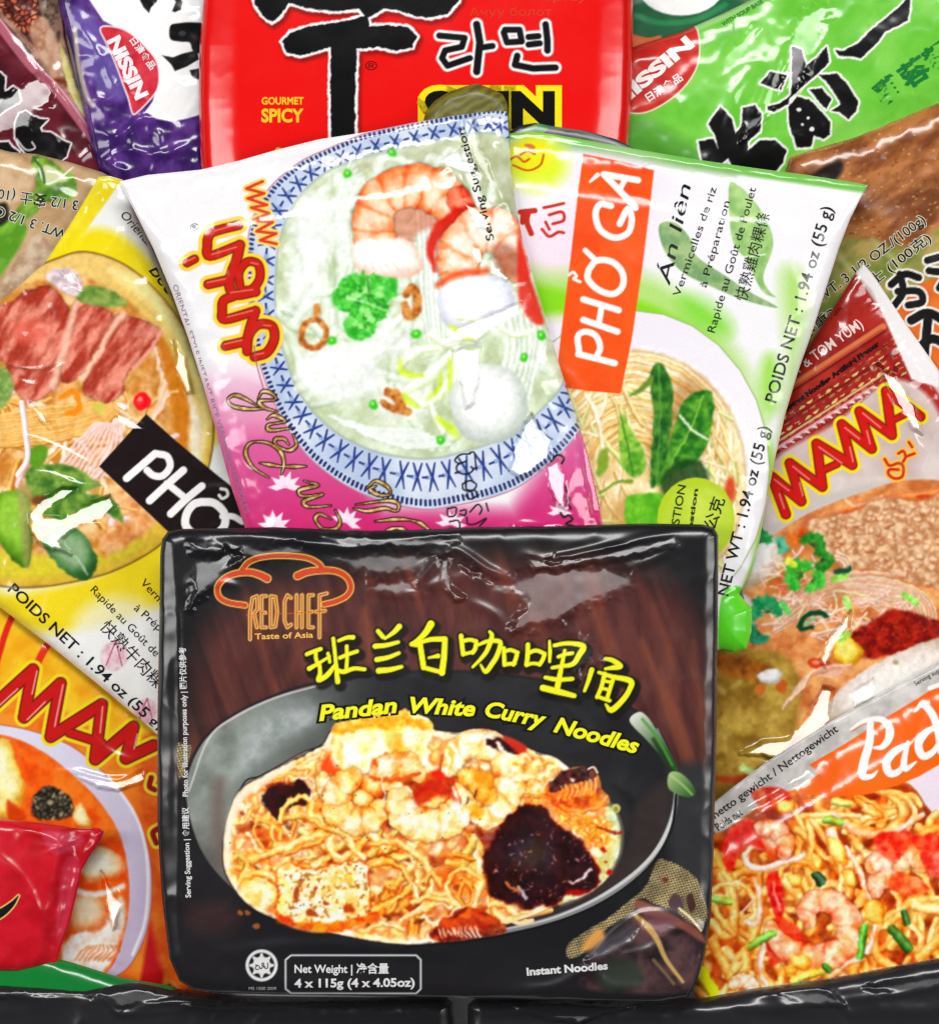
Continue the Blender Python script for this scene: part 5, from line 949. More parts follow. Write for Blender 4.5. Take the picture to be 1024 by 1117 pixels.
# ------------------------------------------------------------------ green and beige packet, upside-down weight print
def art_beige():
    S = Sheet('noodle_packet', [(-70,150),(-10,160),(12,166),(40,168),(80,178),(112,188),(130,198),(150,260),(120,360),(40,420),(-70,430)], res=1.1, T=12, R=22, z=13, seed=85, wr=.8, bulge=3, back=(186,150,110), rough=.2)
    a = lambda *v: cv(3.604,0,150,*v)
    S.poly([(-70,140),(150,180),(150,420),(-70,430)], mixn((176,136,92),(206,172,128),20,3), f=2, sm=0)
    S.ell(0,196,38,30,mixn((200,160,120),(220,186,146),10,4),f=6)
    lp = S.part('leaf_picture')
    S.poly(a(130,80,200,90,250,130,300,160,300,230,250,260,180,260,150,300,100,340,0,460,-100,560,-150,540,-60,400,60,300,110,240,150,190), mixn((70,120,26),(140,186,60),9,5,sx=2,ang=-.8), f=3, part=lp, wob=2)
    S.poly(a(-80,440,40,330,110,350,90,420,0,560,-100,700,-200,700), mixn((86,150,26),(126,190,50),14,6,sx=2,ang=-.8), f=4, part=lp)
    S.poly(a(180,110,230,130,270,170,230,180,190,190,170,150),(214,220,170),f=3); S.line(a(150,90,180,180,230,170,290,120),1,(240,244,220)); S.line(a(135,80,170,130,180,180),1.6,(60,110,30),f=1.6)
    S.poly(a(150,380,200,420,220,480,160,560,60,600,0,640,-40,700,20,560,100,440),mixn((176,140,110),(214,190,160),9,7),f=4); S.poly(a(-20,280,30,260,40,320,0,350),(30,30,20),f=4)
    S.text('3 1/2 安士 (100克)', (87,220), (-26,203), 11, (24,24,22), part='weight_lettering', bold=.01, outline=.05, oc=(222,220,200))
    S.text('WT. 3 1/2 OZ', (74,252), (-12,222), 11, (24,24,22), part='weight_lettering', bold=.01, outline=.05, oc=(222,220,200))
    S.crease([(10,180),(60,210),(110,230)],8,1.2); return S
# ------------------------------------------------------------------ yellow packet with black title band
def art_yellow():
    S = Sheet('noodle_packet', [(108,193),(120,192),(134,196),(170,280),(230,420),(300,560),(340,720),(250,880),(200,830),(165,795),(120,757),(60,708),(0,662),(-60,612),(-80,560),(-80,400),(-60,372),(-30,352),(0,330),(20,313),(50,286),(80,240)],
              res=1.0, T=17, R=34, z=22, seals=[((112,190),(-60,375),9,0)], seed=91, bulge=4, wr=1.0, wsc=28, back=(250,250,246), rough=.16, ws=1.7)
    S.poly([(100,190),(134,196),(60,300),(-80,420),(-80,380)], mixn((246,222,20),(252,236,50),20,3), f=3, sm=0)
    S.poly([(48,290),(100,250),(150,270),(190,330),(240,460),(210,480),(150,330),(90,290)], (250,228,20), f=12)
    S.poly([(-70,600),(0,645),(60,640),(120,622),(170,590),(200,600),(176,660),(60,690),(0,665)], (250,222,20), f=14, a=.95); S.poly([(160,560),(200,520),(230,560),(190,640)],(250,226,30),f=14)
    S.ell(130,690,50,40,(252,252,250),f=20,a=.7); S.ell(215,560,20,30,(246,200,20),f=10)
    bp = S.part('bowl_picture'); CB = (62,462)
    BO = [(-80,300),(-30,310),(20,300),(60,284),(95,276),(140,292),(180,328),(212,378),(230,430),(232,490),(214,545),(180,590),(130,620),(80,634),(30,640),(-20,634),(-80,610)]
    S.poly(BO,(110,70,24),grow=1.6,f=2.4,part=bp); S.poly(BO, lingrad((60,280),(160,640),(226,196,130),(206,176,70)), f=2, part=bp)
    S.poly([(120,296),(170,340),(205,400),(222,460),(216,520),(228,480),(228,430),(212,380),(182,332),(150,302)],(250,232,170),f=8,a=.9); S.poly([(190,400),(214,440),(222,480),(212,530),(196,560),(206,500),(200,440)],(252,244,236),f=8,a=.8)
    IN = [(-80,330),(0,318),(60,300),(100,305),(150,336),(186,380),(204,430),(206,480),(192,540),(160,580),(110,606),(60,616),(0,618),(-80,600)]
    S.poly(IN, mixn((190,130,64),(240,204,156),14,5), f=4)
    S.poly([(-60,590),(0,600),(60,606),(110,600),(150,580),(150,600),(90,622),(20,630),(-60,620)],(206,196,70),f=8,a=.9); S.poly([(140,500),(200,480),(190,540),(150,590),(110,606),(130,550)], mixn((200,134,80),(240,200,156),10,6), f=8)
    S.poly([(170,360),(190,390),(206,440),(206,500),(196,520),(190,460),(180,410)],(196,124,40),f=7,a=.9)
    NN = [((255,246,236),(242,214,180),(196,140,90)),((250,226,180),(224,170,90),(160,100,40)),((255,240,240),(240,206,206),(196,140,130)),((244,214,150),(206,150,70),(140,80,30))]
    S.tangle(((-60,420,190,600), [(-60,440),(60,430),(120,430),(180,400),(195,470),(150,560),(60,590),(-60,580)]), 70, 4, (1.8,3.8), 80, NN, curl=.35)
    for i in range(16): S.noodle([(172+i*1.2-4,372+i*4),(180-i*.6,410+i*3),(172-i*1.6,450+i*2),(140-i*3,500+i*2)],2,*NN[i%3],a=.9)
    for i in range(12): S.noodle([(0,455+i*3),(50,446+i*3.4),(100,442+i*2.6),(130,430+i*2)],2.4,*NN[1+2*(i%2)],a=.9)
    for i in range(10): S.noodle([(60+i*6,520),(80+i*6,490),(106+i*3,462)],1.7,*NN[2],a=.9)
    ME = ((150,44,36),(196,92,80),(232,160,146))
    def meat(p, seed):
        S.poly(p, lambda X,Y,sd: mixn((158,66,52),(220,150,132),9,seed,1.3,sx=3.5,ang=-1.0)(X,Y,sd)*(1-.28*(sstep(1+sd/3)[...,None]))+(vnoise(X,Y,2.2,seed)[...,None]-.5)*.08, f=2, wob=2)
    meat([(-70,340),(0,334),(28,318),(50,312),(66,320),(76,336),(80,352),(76,372),(66,400),(40,404),(14,400),(-6,392),(-60,400)],3)
    meat([(10,400),(40,404),(66,400),(66,420),(50,434),(30,440),(14,420)],5)
    meat([(84,326),(110,334),(124,342),(122,356),(104,390),(90,412),(72,418),(68,400),(76,366)],7)
    meat([(128,344),(150,348),(178,361),(168,380),(152,398),(140,410),(136,430),(122,440),(104,436),(92,424),(104,396),(118,368)],9)
    S.line([(86,328),(80,350),(72,380),(66,400),(60,424)],[3,4,3],(240,200,180),f=4,a=.85); S.line([(136,344),(122,362),(108,388),(92,414)],[3,3.4,3],(244,206,186),f=4,a=.85); S.line([(178,362),(164,384),(148,402)],1.8,(240,180,160),f=2,a=.9); S.ell(34,362,20,14,(214,110,96),f=10,a=.7)
    LE = mixn((70,110,50),(130,160,80),8,3)
    S.poly([(84,320),(100,313),(120,316),(134,326),(140,334),(120,336),(98,332),(86,328)],mixn((96,126,60),(150,170,100),8,4),f=2); S.poly([(50,300),(68,292),(86,298),(92,314),(84,324),(70,318),(56,308)],mixn((190,170,170),(230,216,224),6,6),f=3)
    S.ell(156,438,10,10,mixn((196,20,30),(240,70,70),5,3),f=1.8); S.ell(154,436,3,3,(250,150,140),f=2); S.ell(110,444,7,7,(206,190,100),f=2,wob=2); S.lines([[(70,434),(80,428),(88,436),(86,448),(76,452)]],3.4,(224,140,40),f=2)
    S.poly([(0,400),(10,404),(16,420),(10,440),(-10,448),(-30,430),(-20,400)],mixn((110,140,80),(160,180,110),5,4),f=3,wob=1.5)
    S.poly([(40,508),(60,506),(84,510),(100,520),(112,530),(96,536),(110,540),(130,550),(136,572),(118,560),(100,566),(84,560),(70,570),(50,560),(36,540),(30,520)], LE, f=2.4, wob=2)
    S.lump([(0,540),(20,534),(34,540),(36,560),(36,610),(28,620),(8,600),(-10,570)],(60,100,30),(110,156,50),(150,190,80),r=12,nz=.3); S.poly([(20,532),(36,536),(34,616),(28,612),(24,570)],(176,160,120),f=5,a=.6)
    S.lump([(48,592),(56,580),(72,572),(90,580),(104,598),(108,616),(98,632),(84,630),(66,618)],(44,84,44),(92,134,86),(150,176,140),r=14,nz=.6); S.line([(60,580),(78,600),(98,626)],.8,(196,214,190)); S.ell(46,546,10,5,(110,70,40),f=4)
    S.poly([(34,492),(48,484),(54,494),(44,512),(34,506)],(100,146,50),f=2.4)
    S.grade(BO, amp=1.8, sc=9, soft=.4, sat=1.2, con=1.1, mot=.08)
    S.noodle([(26,440),(30,470),(32,500),(22,518)],3.2,(255,255,255),(246,232,236),(206,170,180))
    bd = S.part('title_band'); S.poly([(161,452),(192,480),(240,520),(330,590),(330,700),(189,584),(110,509)],(30,18,20),f=1.3,sm=0,part=bd)
    tl = S.part('title_lettering'); a = lambda *v: cv(3.489,0,420,*v)
    TL = [(a(595,262,540,310,488,355),4.2),(a(600,262,640,272,652,310,625,345,590,345,565,325),3.9),(a(702,325,640,380,575,440),4.2),(a(772,385,712,435,655,490),4.2),(a(640,375,712,432),3.8),(a(770,445,820,450,858,490,855,540,810,572,750,570,712,535,715,490,740,455,770,445),4.4),(a(850,500,890,500,925,520),3.4),(a(845,395,865,400,870,420,850,432,838,420),1.7)]
    S.lines(TL,4,(252,250,250),part=tl,f=1.2)
    S.text('Orientale', (132,236), (168,276), 10, (50,50,54), part='variety_lettering', bold=-.0, shear=.1); S.text('Beef', (163,296), (190,330), 16, (34,34,30), part='variety_lettering', shear=.2)
    S.text('POIDS NET : 1.94 oz (55 g)', (10,644), (172,797), 12.5, (28,28,34), part='weight_lettering', bold=.012)
    S.text('Rapide au Goût de Boeuf', (100,644), (196,742), 9, (34,34,38), part='body_lettering'); S.text('à Préparation', (147,664), (205,716), 9, (34,34,38), part='body_lettering'); S.text('Vermicelles de riz', (154,636), (226,712), 9, (34,34,38), part='body_lettering')
    S.text('快熟牛肉粿條', (110,684), (184,764), 13, (34,34,38), part='body_lettering')
    gp = S.part('garlic_print')
    for x,y,r in ((126,715,17),(160,775,14),(196,742,14)): S.ell(x,y,r*.9,r,mixn((232,176,190),(250,226,232),5,int(x)),f=2,part=gp,a=.9,rot=.4); S.lines([[(x-r*.5,y+r*.6),(x-r*.2,y-r*.2),(x+2,y-r)],[(x+r*.5,y+r*.6),(x+r*.3,y-r*.2),(x+2,y-r)]],.7,(196,80,110))
    for p,w,h in (([(16,402),(40,404),(66,400),(84,394)],1.8,1.6),([(12,412),(40,420),(60,408),(70,402)],1.8,1.6),([(64,400),(60,425),(46,434),(36,440)],2.2,1.8),([(36,440),(50,456),(54,466)],2.4,2),([(2,472),(30,476),(60,486),(92,502),(120,520)],2.2,1.8),([(0,540),(30,520),(50,516),(76,524),(92,530),(124,530)],2.4,2.0),([(40,566),(60,540),(80,528)],4,2.4),([(36,568),(50,580),(66,590)],4,2.2),([(60,570),(90,560),(110,548),(124,536)],3,2),([(126,440),(140,452),(156,468)],2.6,2),([(120,200),(70,280),(10,330)],5,1.6),([(58,304),(74,312),(86,318)],3,1.8),([(190,370),(198,400),(206,440)],5,1.6)): S.crease(p,w,h)
    for q,k in (([(34,560),(46,546),(70,532),(86,532),(80,540),(60,552),(50,562),(70,564),(92,552),(122,540),(128,552),(112,568),(90,574),(66,590),(80,604),(56,596),(38,582)],1),([(66,296),(80,298),(90,316),(74,308)],1),([(124,446),(140,456),(160,468),(148,470),(132,462)],1),([(34,572),(50,580),(70,592),(60,600),(42,590)],1),([(192,372),(204,392),(212,430),(204,430),(194,400)],.9),([(36,440),(48,448),(56,468),(44,458)],1)): S.glint(q,'top',k,2)
    return S
# ------------------------------------------------------------------ orange packet (lower left)
def art_orange():
    S = Sheet('noodle_packet', [(-70,590),(0,636),(60,690),(130,750),(180,790),(240,840),(240,1080),(200,1092),(186,1074),(170,1084),(100,1094),(0,1080),(-70,1060)],
              res=1.0, T=15, R=30, z=12, seed=95, bulge=4, wr=.9, wsc=26, back=(240,120,20), rough=.16, ws=1.6)
    S.poly([(-80,580),(240,820),(240,1100),(-80,1100)], mixn((238,96,16),(250,150,40),30,3), f=3, sm=0); S.poly([(-80,590),(60,690),(200,800),(160,830),(60,770),(-80,700)], mixn((246,170,20),(252,206,40),26,4), f=10)
    S.line([(20,660),(8,690),(-4,730)],3.4,(226,40,20),f=2); S.line([(55,700),(46,716),(40,730)],4,(230,50,20),f=2); S.line([(176,1010),(170,1050),(164,1080)],12,(206,20,30),f=5)
    S.poly([(150,820),(180,800),(220,830),(220,1060),(180,1060),(160,960)], mixn((226,80,14),(240,120,30),16,6), f=8)
    bp = S.part('bowl_picture'); a = lambda *v: cv(2.677,0,700,*v)
    BO = [(-80,780),(0,790),(40,798),(80,814),(112,840),(140,872),(158,910),(166,950),(164,1000),(150,1040),(126,1064),(60,1090),(-80,1090)]
    S.poly(BO,(200,90,60),grow=1.2,f=2,part=bp); S.poly(BO, lingrad((60,800),(170,1000),(226,224,244),(206,190,220)), f=2, part=bp); S.line([(120,846),(150,890),(162,940),(160,1000),(146,1040)],1.6,(252,250,255),f=2.4)
    IN = [(-80,794),(0,800),(40,814),(72,836),(104,866),(128,900),(140,940),(142,990),(130,1040),(110,1066),(60,1090),(-80,1090)]
    S.poly(IN, mixn((222,84,20),(240,130,50),16,6), f=2)
    S.lump([(-30,820),(0,804),(14,812),(22,838),(30,858),(26,880),(14,892),(-30,890)],(206,120,30),(232,206,110),(250,246,206),r=14,nz=.6)
    S.poly([(36,876),(44,862),(56,856),(70,862),(80,872),(82,886),(72,892),(50,894),(38,888)], crumbs([(60,56,40),(110,106,76),(34,30,24),(150,140,110)],5,3,.5,(24,20,16)), f=2.4, wob=1.5)
    S.poly([(10,872),(24,880),(30,892),(14,898)],(196,70,20),f=4); S.lump([(84,880),(92,874),(96,886),(104,900),(90,902),(82,892)],(196,110,40),(236,190,110),(252,240,200),r=6)
    EG = ((220,120,60),(246,206,160),(255,244,226))
    S.lump([(92,930),(106,922),(120,924),(134,936),(138,950),(120,958),(100,962),(90,950)],*EG,r=12,nz=.4); S.lump([(78,990),(84,976),(104,974),(116,984),(120,1000),(104,1016),(80,1012)],(206,110,60),(236,170,120),(252,220,190),r=12,nz=.3)
    S.poly([(80,1018),(110,1012),(124,990),(134,976),(138,1000),(128,1036),(110,1060),(70,1050)],mixn((240,214,196),(255,252,248),8,4),f=4,wob=3); S.line([(84,970),(100,974),(118,972),(134,966)],3,(250,240,236),f=3)
    for i in range(8): S.line([(84+i*5,1046),(90+i*6,1036),(98+i*4,1030)],.8,(206,120,60),f=1.4)
    S.grade(IN, amp=1.8, sc=9, soft=.4, sat=1.15, con=1.08, mot=.08)
    lg = S.part('logo_lettering')
    c2 = lambda *v: cv(5.689,0,700,*v)
    Z = [(c2(-60,420,215,170,160,465,385,255,325,585,640,385,600,725,835,525,790,720,960,640),6.0),(c2(440,560,640,625),4.6)]
    for g,c in ((4.6,(248,224,30)),(1.0,(104,12,12)),(-.5,(206,24,22))): S.lines(Z,6,c,grow=g,sm=0,part=lg,f=1.6)
    for q in ((240,180,210,320),(400,265,350,520),(645,400,630,560),(120,290,10,390),(290,370,180,480),(860,570,840,660)): S.line(c2(*q),.8,(252,190,184),f=1.2,a=.85)
    Q = [a(445,395,440,420,455,430),a(470,540,450,555,460,585)]
    S.lines(Q,3,(246,210,50),grow=3.4,part=lg); S.lines(Q,3,(150,20,20),grow=0)
    for p,w,h in (([(50,840),(90,842),(130,850),(160,836)],3,2.2),([(84,838),(110,852),(140,850)],4,2),([(120,960),(140,980),(158,996)],2.4,1.6),([(90,1046),(110,1040),(140,1050)],3,1.8),([(100,800),(120,820),(150,830)],5,2),([(124,970),(134,980),(128,1010)],4,2)): S.crease(p,w,h)
    S.glint([(88,846),(130,852),(158,838),(160,852),(130,862),(108,858)],'top',1,2.5); S.glint([(112,950),(126,974),(136,984),(126,1010),(118,990)],'top',.95,2.5)
    return S
# ------------------------------------------------------------------ red sachet
def art_sachet():
    S = Sheet('seasoning_sachet', [(-60,880),(0,893),(50,898),(88,904),(108,903),(114,907),(110,918),(98,934),(90,948),(84,975),(78,1000),(68,1030),(62,1050),(20,1060),(-60,1060)], res=.8, T=12, R=14, z=30, seals=[((96,890),(64,1060),5,1)], seed=97, bulge=5, wr=1.0, wsc=30, back=(200,10,28), rough=.24, ws=1.7)
    S.poly([(-60,880),(120,890),(120,1060),(-60,1060)], mixn((190,8,26),(212,18,40),20,3), f=2, sm=0)
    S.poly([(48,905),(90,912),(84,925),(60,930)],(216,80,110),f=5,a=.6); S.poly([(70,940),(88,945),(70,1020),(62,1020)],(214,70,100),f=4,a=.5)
    bl = S.part('brush_lettering'); Q = [[(-20,1000),(0,996),(14,986),(22,976)]]
    S.lines([(Q[0],[5,5,3,.6])],4,(240,220,120),grow=1.4,part=bl); S.lines([(Q[0],[5,5,3,.6])],4,(16,10,10),grow=0)
    for p,w,h in (([(20,900),(60,915),(84,940),(80,980)],3,2.0),([(0,930),(30,960),(50,1010)],4,1.8),([(50,930),(92,912)],2,1.5),([(40,920),(80,926)],2,1.2),([(74,950),(68,990),(60,1030)],2,1.6)): S.crease(p,w,h)
    return S
def art_leafgreen():
    return Sheet('noodle_packet', [(-70,1012),(0,1030),(40,1040),(80,1050),(130,1066),(190,1076),(230,1110),(200,1160),(-70,1160)], res=1.1, T=12, R=20, z=27, seed=99, wr=.5, back=(16,128,52), rough=.2)
# ------------------------------------------------------------------ black packs along the bottom
def art_black_left():
    S = Sheet('instant_noodle_pack', [(-80,1066),(-20,1069),(40,1072),(90,1077),(125,1070),(150,1070),(190,1078),(260,1086),(400,1088),(470,1087),(487,1088),(494,1094),(496,1120),(496,1220),(-80,1220)], res=1.0, T=18, R=18, z=27, seed=101, wr=1.2, wsc=34, back=(34,34,37), rough=.24, ws=1.8)
    S.crease([(-60,1082),(40,1084),(110,1082)],4,2.4); S.crease([(104,1078),(120,1092),(136,1104),(200,1100)],3,2.4); S.crease([(130,1104),(180,1092),(240,1090)],4,2); S.crease([(200,1098),(330,1094),(420,1090)],4,2.0); S.crease([(180,1086),(300,1094),(480,1092)],4,1.6)
    S.glint([(110,1082),(150,1078),(196,1084),(150,1094),(134,1100)],'top',.7,3); S.glint([(-20,1076),(90,1082),(100,1088),(-20,1084)],'top',.75,3); S.glint([(200,1094),(330,1092),(420,1090),(400,1096),(230,1100)],'top',.75,3); return S
def art_black_right():
    S = Sheet('instant_noodle_pack', [(510,1096),(519,1088),(560,1086),(640,1086),(720,1090),(770,1088),(820,1078),(880,1070),(930,1062),(980,1052),(1024,1044),(1100,1034),(1100,1220),(511,1220)], res=1.0, T=18, R=18, z=34, seed=103, wr=1.3, wsc=34, back=(36,36,40), rough=.24, ws=1.8)
    for p,w,h in (([(540,1102),(600,1096),(650,1100),(700,1092)],4,3),([(600,1112),(630,1098),(660,1112)],3,2.4),([(830,1084),(880,1076),(905,1086),(925,1104)],4,3),([(910,1090),(960,1084),(1024,1074)],5,2.4),([(790,1096),(850,1098),(900,1084)],6,2.4),([(930,1096),(1000,1100),(1060,1090)],8,2)): S.crease(p,w,h)
    S.glint([(560,1096),(620,1092),(640,1096),(690,1096),(650,1106),(630,1114),(590,1108)],'top',.82,3); S.glint([(850,1082),(900,1078),(920,1094),(880,1094)],'top',.75,4); S.glint([(940,1076),(1000,1066),(1040,1062),(1040,1070),(980,1082)],'top',.72,4); return S
# ================================================================== geometry
def lin(c):
    c = np.clip(np.asarray(c, np.float64), 0, 1)
    return np.where(c <= .04045, c/12.92, ((c+.055)/1.055)**2.4)
def film_material(name, rough, colour=None):
    m = bpy.data.materials.new(name); m.use_nodes = True; nt = m.node_tree; b = nt.nodes['Principled BSDF']
    if colour is None:
        a = nt.nodes.new('ShaderNodeAttribute'); a.attribute_name = 'ink'
        hs = nt.nodes.new('ShaderNodeTexNoise'); hs.inputs['Scale'].default_value = 900; hs.inputs['Detail'].default_value = 2
        mr = nt.nodes.new('ShaderNodeMapRange'); mr.inputs['To Min'].default_value = .93; mr.inputs['To Max'].default_value = 1.05
        mx = nt.nodes.new('ShaderNodeVectorMath'); mx.operation = 'SCALE'
        tc = nt.nodes.new('ShaderNodeTexCoord'); nt.links.new(tc.outputs['Object'], hs.inputs['Vector'])
        nt.links.new(hs.outputs['Fac'], mr.inputs['Value']); nt.links.new(a.outputs['Color'], mx.inputs[0]); nt.links.new(mr.outputs['Result'], mx.inputs['Scale'])
        nt.links.new(mx.outputs['Vector'], b.inputs['Base Color'])
    else: b.inputs['Base Color'].default_value = (*lin(np.array(colour)/255.), 1)
    n2 = nt.nodes.new('ShaderNodeTexNoise'); n2.inputs['Scale'].default_value = 60; r2 = nt.nodes.new('ShaderNodeMapRange')
    r2.inputs['To Min'].default_value = rough*.75; r2.inputs['To Max'].default_value = rough*1.3
    t2 = nt.nodes.new('ShaderNodeTexCoord'); nt.links.new(t2.outputs['Object'], n2.inputs['Vector']); nt.links.new(n2.outputs['Fac'], r2.inputs['Value']); nt.links.new(r2.outputs['Result'], b.inputs['Roughness'])
    b.inputs['Specular IOR Level'].default_value = .42
    b.inputs['Coat Weight'].default_value = .35; b.inputs['Coat Roughness'].default_value = rough*.6
    return m
_mats = {}
def mat(key, rough, colour=None):
    k = (key, round(rough, 3), colour)
    if k not in _mats: _mats[k] = film_material(key, rough, colour)
    return _mats[k]
def to_world(S, x, y, h):
    """design plane -> metres; the packet keeps one size for its own height in the pile"""
    f = 1-(S.z*.001)/CAM_D
    wx = (x-CX)*PX*f; wy = -(y-CY)*PX*f; wz = S.z*.001+h*PX+(x-S.cx)*PX*S.tilt[0]+(y-S.cy)*PX*S.tilt[1]
    return np.stack([wx-S.org[0], wy-S.org[1], wz-S.org[2]], -1)
def link_mesh(name, V, F, parent, material, nrm=None, col=None):
    me = bpy.data.meshes.new(name); nf, k = F.shape
    me.vertices.add(len(V)); me.vertices.foreach_set('co', V.astype(np.float32).ravel())
    me.loops.add(nf*k); me.loops.foreach_set('vertex_index', F.astype(np.int32).ravel())
    me.polygons.add(nf); me.polygons.foreach_set('loop_start', (np.arange(nf)*k).astype(np.int32)); me.polygons.foreach_set('loop_total', np.full(nf, k, np.int32))
    me.polygons.foreach_set('use_smooth', np.ones(nf, bool)); me.update(calc_edges=True)
    if col is not None:
        a = me.color_attributes.new('ink', 'FLOAT_COLOR', 'POINT'); a.data.foreach_set('color', np.concatenate([lin(col), np.ones((len(col), 1))], 1).astype(np.float32).ravel())
    if nrm is not None: me.normals_split_custom_set_from_vertices(nrm.astype(np.float32))
    me.materials.append(material); o = bpy.data.objects.new(name, me); scn.collection.objects.link(o)
    if parent is not None: o.parent = parent
    return o
def normals(gx, gy):
    n = np.stack([-gx, gy, np.ones_like(gx)], -1); return n/np.linalg.norm(n, axis=-1, keepdims=True)
def nearest_on(poly, x, y):
    best = np.full(x.shape, 1e18); bx = x.copy(); by = y.copy()
    for i in range(len(poly)):
        a = poly[i]; e = poly[(i+1) % len(poly)]-a; L = e@e
        if L < 1e-12: continue
        t = np.clip(((x-a[0])*e[0]+(y-a[1])*e[1])/L, 0, 1); px = a[0]+t*e[0]; py = a[1]+t*e[1]; d = (x-px)**2+(y-py)**2
        m = d < best; best = np.where(m, d, best); bx = np.where(m, px, bx); by = np.where(m, py, by)
    return bx, by
def grid_faces(S, st):
    ny, nx = S.X.shape; jj = np.arange(0, ny, st); ii = np.arange(0, nx, st)
    X = S.X[np.ix_(jj, ii)].copy(); Y = S.Y[np.ix_(jj, ii)].copy(); sd = S.sd[np.ix_(jj, ii)]; H = S.H[np.ix_(jj, ii)].copy()
    ins = sd < 0; n = X.shape[1]
    cell = ins[:-1, :-1] | ins[1:, :-1] | ins[:-1, 1:] | ins[1:, 1:]
    use = np.zeros(X.shape, bool); use[:-1, :-1] |= cell; use[1:, :-1] |= cell; use[:-1, 1:] |= cell; use[1:, 1:] |= cell
    snap = use & ~ins; X[snap], Y[snap] = nearest_on(S.out, X[snap], Y[snap]); H[snap] = 0
    j, i = np.nonzero(cell); v = j*n+i; F = np.stack([v+n, v+n+1, v+1, v], 1)
    return X, Y, H, F, jj, ii, (j, i)
def text_tris(body, bold, shear):
    cu = bpy.data.curves.new('t', 'FONT'); cu.body = body; cu.size = 1; cu.offset = bold; cu.shear = shear; cu.resolution_u = 4
    o = bpy.data.objects.new('t', cu); scn.collection.objects.link(o); dg = bpy.context.evaluated_depsgraph_get(); dg.update()
    me = o.evaluated_get(dg).to_mesh(); me.calc_loop_triangles()
    V = np.empty(len(me.vertices)*3, np.float32); me.vertices.foreach_get('co', V); F = np.empty(len(me.loop_triangles)*3, np.int32); me.loop_triangles.foreach_get('vertices', F)
    V = V.reshape(-1, 3)[:, :2].astype(float); F = F.reshape(-1, 3)
    o.evaluated_get(dg).to_mesh_clear(); bpy.data.objects.remove(o); bpy.data.curves.remove(cu)
    return V, F
def refine(V, F, L):
    for _ in range(14):
        e = np.concatenate([F[:, [0, 1]], F[:, [1, 2]], F[:, [2, 0]]]); ln = np.linalg.norm(V[e[:, 0]]-V[e[:, 1]], axis=1).reshape(3, -1)
        k = ln.argmax(0); m = ln.max(0) > L
        if not m.any(): break
        A = F[m]; kk = k[m]; r = np.arange(len(A)); a = A[r, kk]; b = A[r, (kk+1) % 3]; c = A[r, (kk+2) % 3]
        lo = np.minimum(a, b).astype(np.int64); hi = np.maximum(a, b); key = lo*(len(V)+1)+hi; uq, inv = np.unique(key, return_inverse=True)
        lo = uq//(len(V)+1); hi = uq % (len(V)+1); nv = len(V)+inv.ravel(); V = np.vstack([V, (V[lo]+V[hi])/2])
        F = np.vstack([F[~m], np.stack([a, nv, c], 1), np.stack([nv, b, c], 1)])
    return V, F
def lay_text(S, t, root):
    parts = []
    base, _ = text_tris(t['body'], 0, t['shear'])
    if len(base) == 0: return
    x0, x1 = base[:, 0].min(), base[:, 0].max(); d = t['p1']-t['p0']; W = np.linalg.norm(d); e = d/W; up = np.array([e[1], -e[0]])
    for bold, col, lift in ([(t['outline']+t['bold'], t['oc'], t['lift']-.2)] if t['outline'] else [])+[(t['bold'], t['col'], t['lift'])]:
        V, F = text_tris(t['body'], bold, t['shear'])
        if len(F) == 0: continue
        P = t['p0']+np.outer((V[:, 0]-x0)/(x1-x0)*W, e)+np.outer(V[:, 1]/.73*t['cap'], up)
        P, F = refine(P, F, 1.7)
        P = P-(up*0)
        keep = S.sdp(S.out, P[:, 0], P[:, 1]) < -3; F = F[keep[F].all(1)]
        if len(F) == 0: continue
        u = np.unique(F); mp = np.zeros(len(P), int); mp[u] = np.arange(len(u)); P = P[u]; F = mp[F]
        # glyph triangles face the reader
        a, b, c = P[F[:, 0]], P[F[:, 1]], P[F[:, 2]]; cr = (b[:, 0]-a[:, 0])*(c[:, 1]-a[:, 1])-(b[:, 1]-a[:, 1])*(c[:, 0]-a[:, 0])
        F[cr > 0] = F[cr > 0][:, ::-1]
        h = S.samp(S.H, P[:, 0], P[:, 1])+lift
        N = normals(S.samp(S.GX, P[:, 0], P[:, 1]), S.samp(S.GY, P[:, 0], P[:, 1]))
        col_a = np.tile(np.array(col)/255., (len(P), 1)); parts.append((to_world(S, P[:, 0], P[:, 1], h), F, N, col_a))
    return parts
SUB = {'title_lettering': 'title_band', 'brush_character': '-'}
UNDER = {3: 1.6, 101: .9, 103: .9, 61: 1.7, 41: 1.6, 95: 1.2, 31: 1.4, 21: 1.0, 91: 1.4}   # how far each pack bulges below its seam
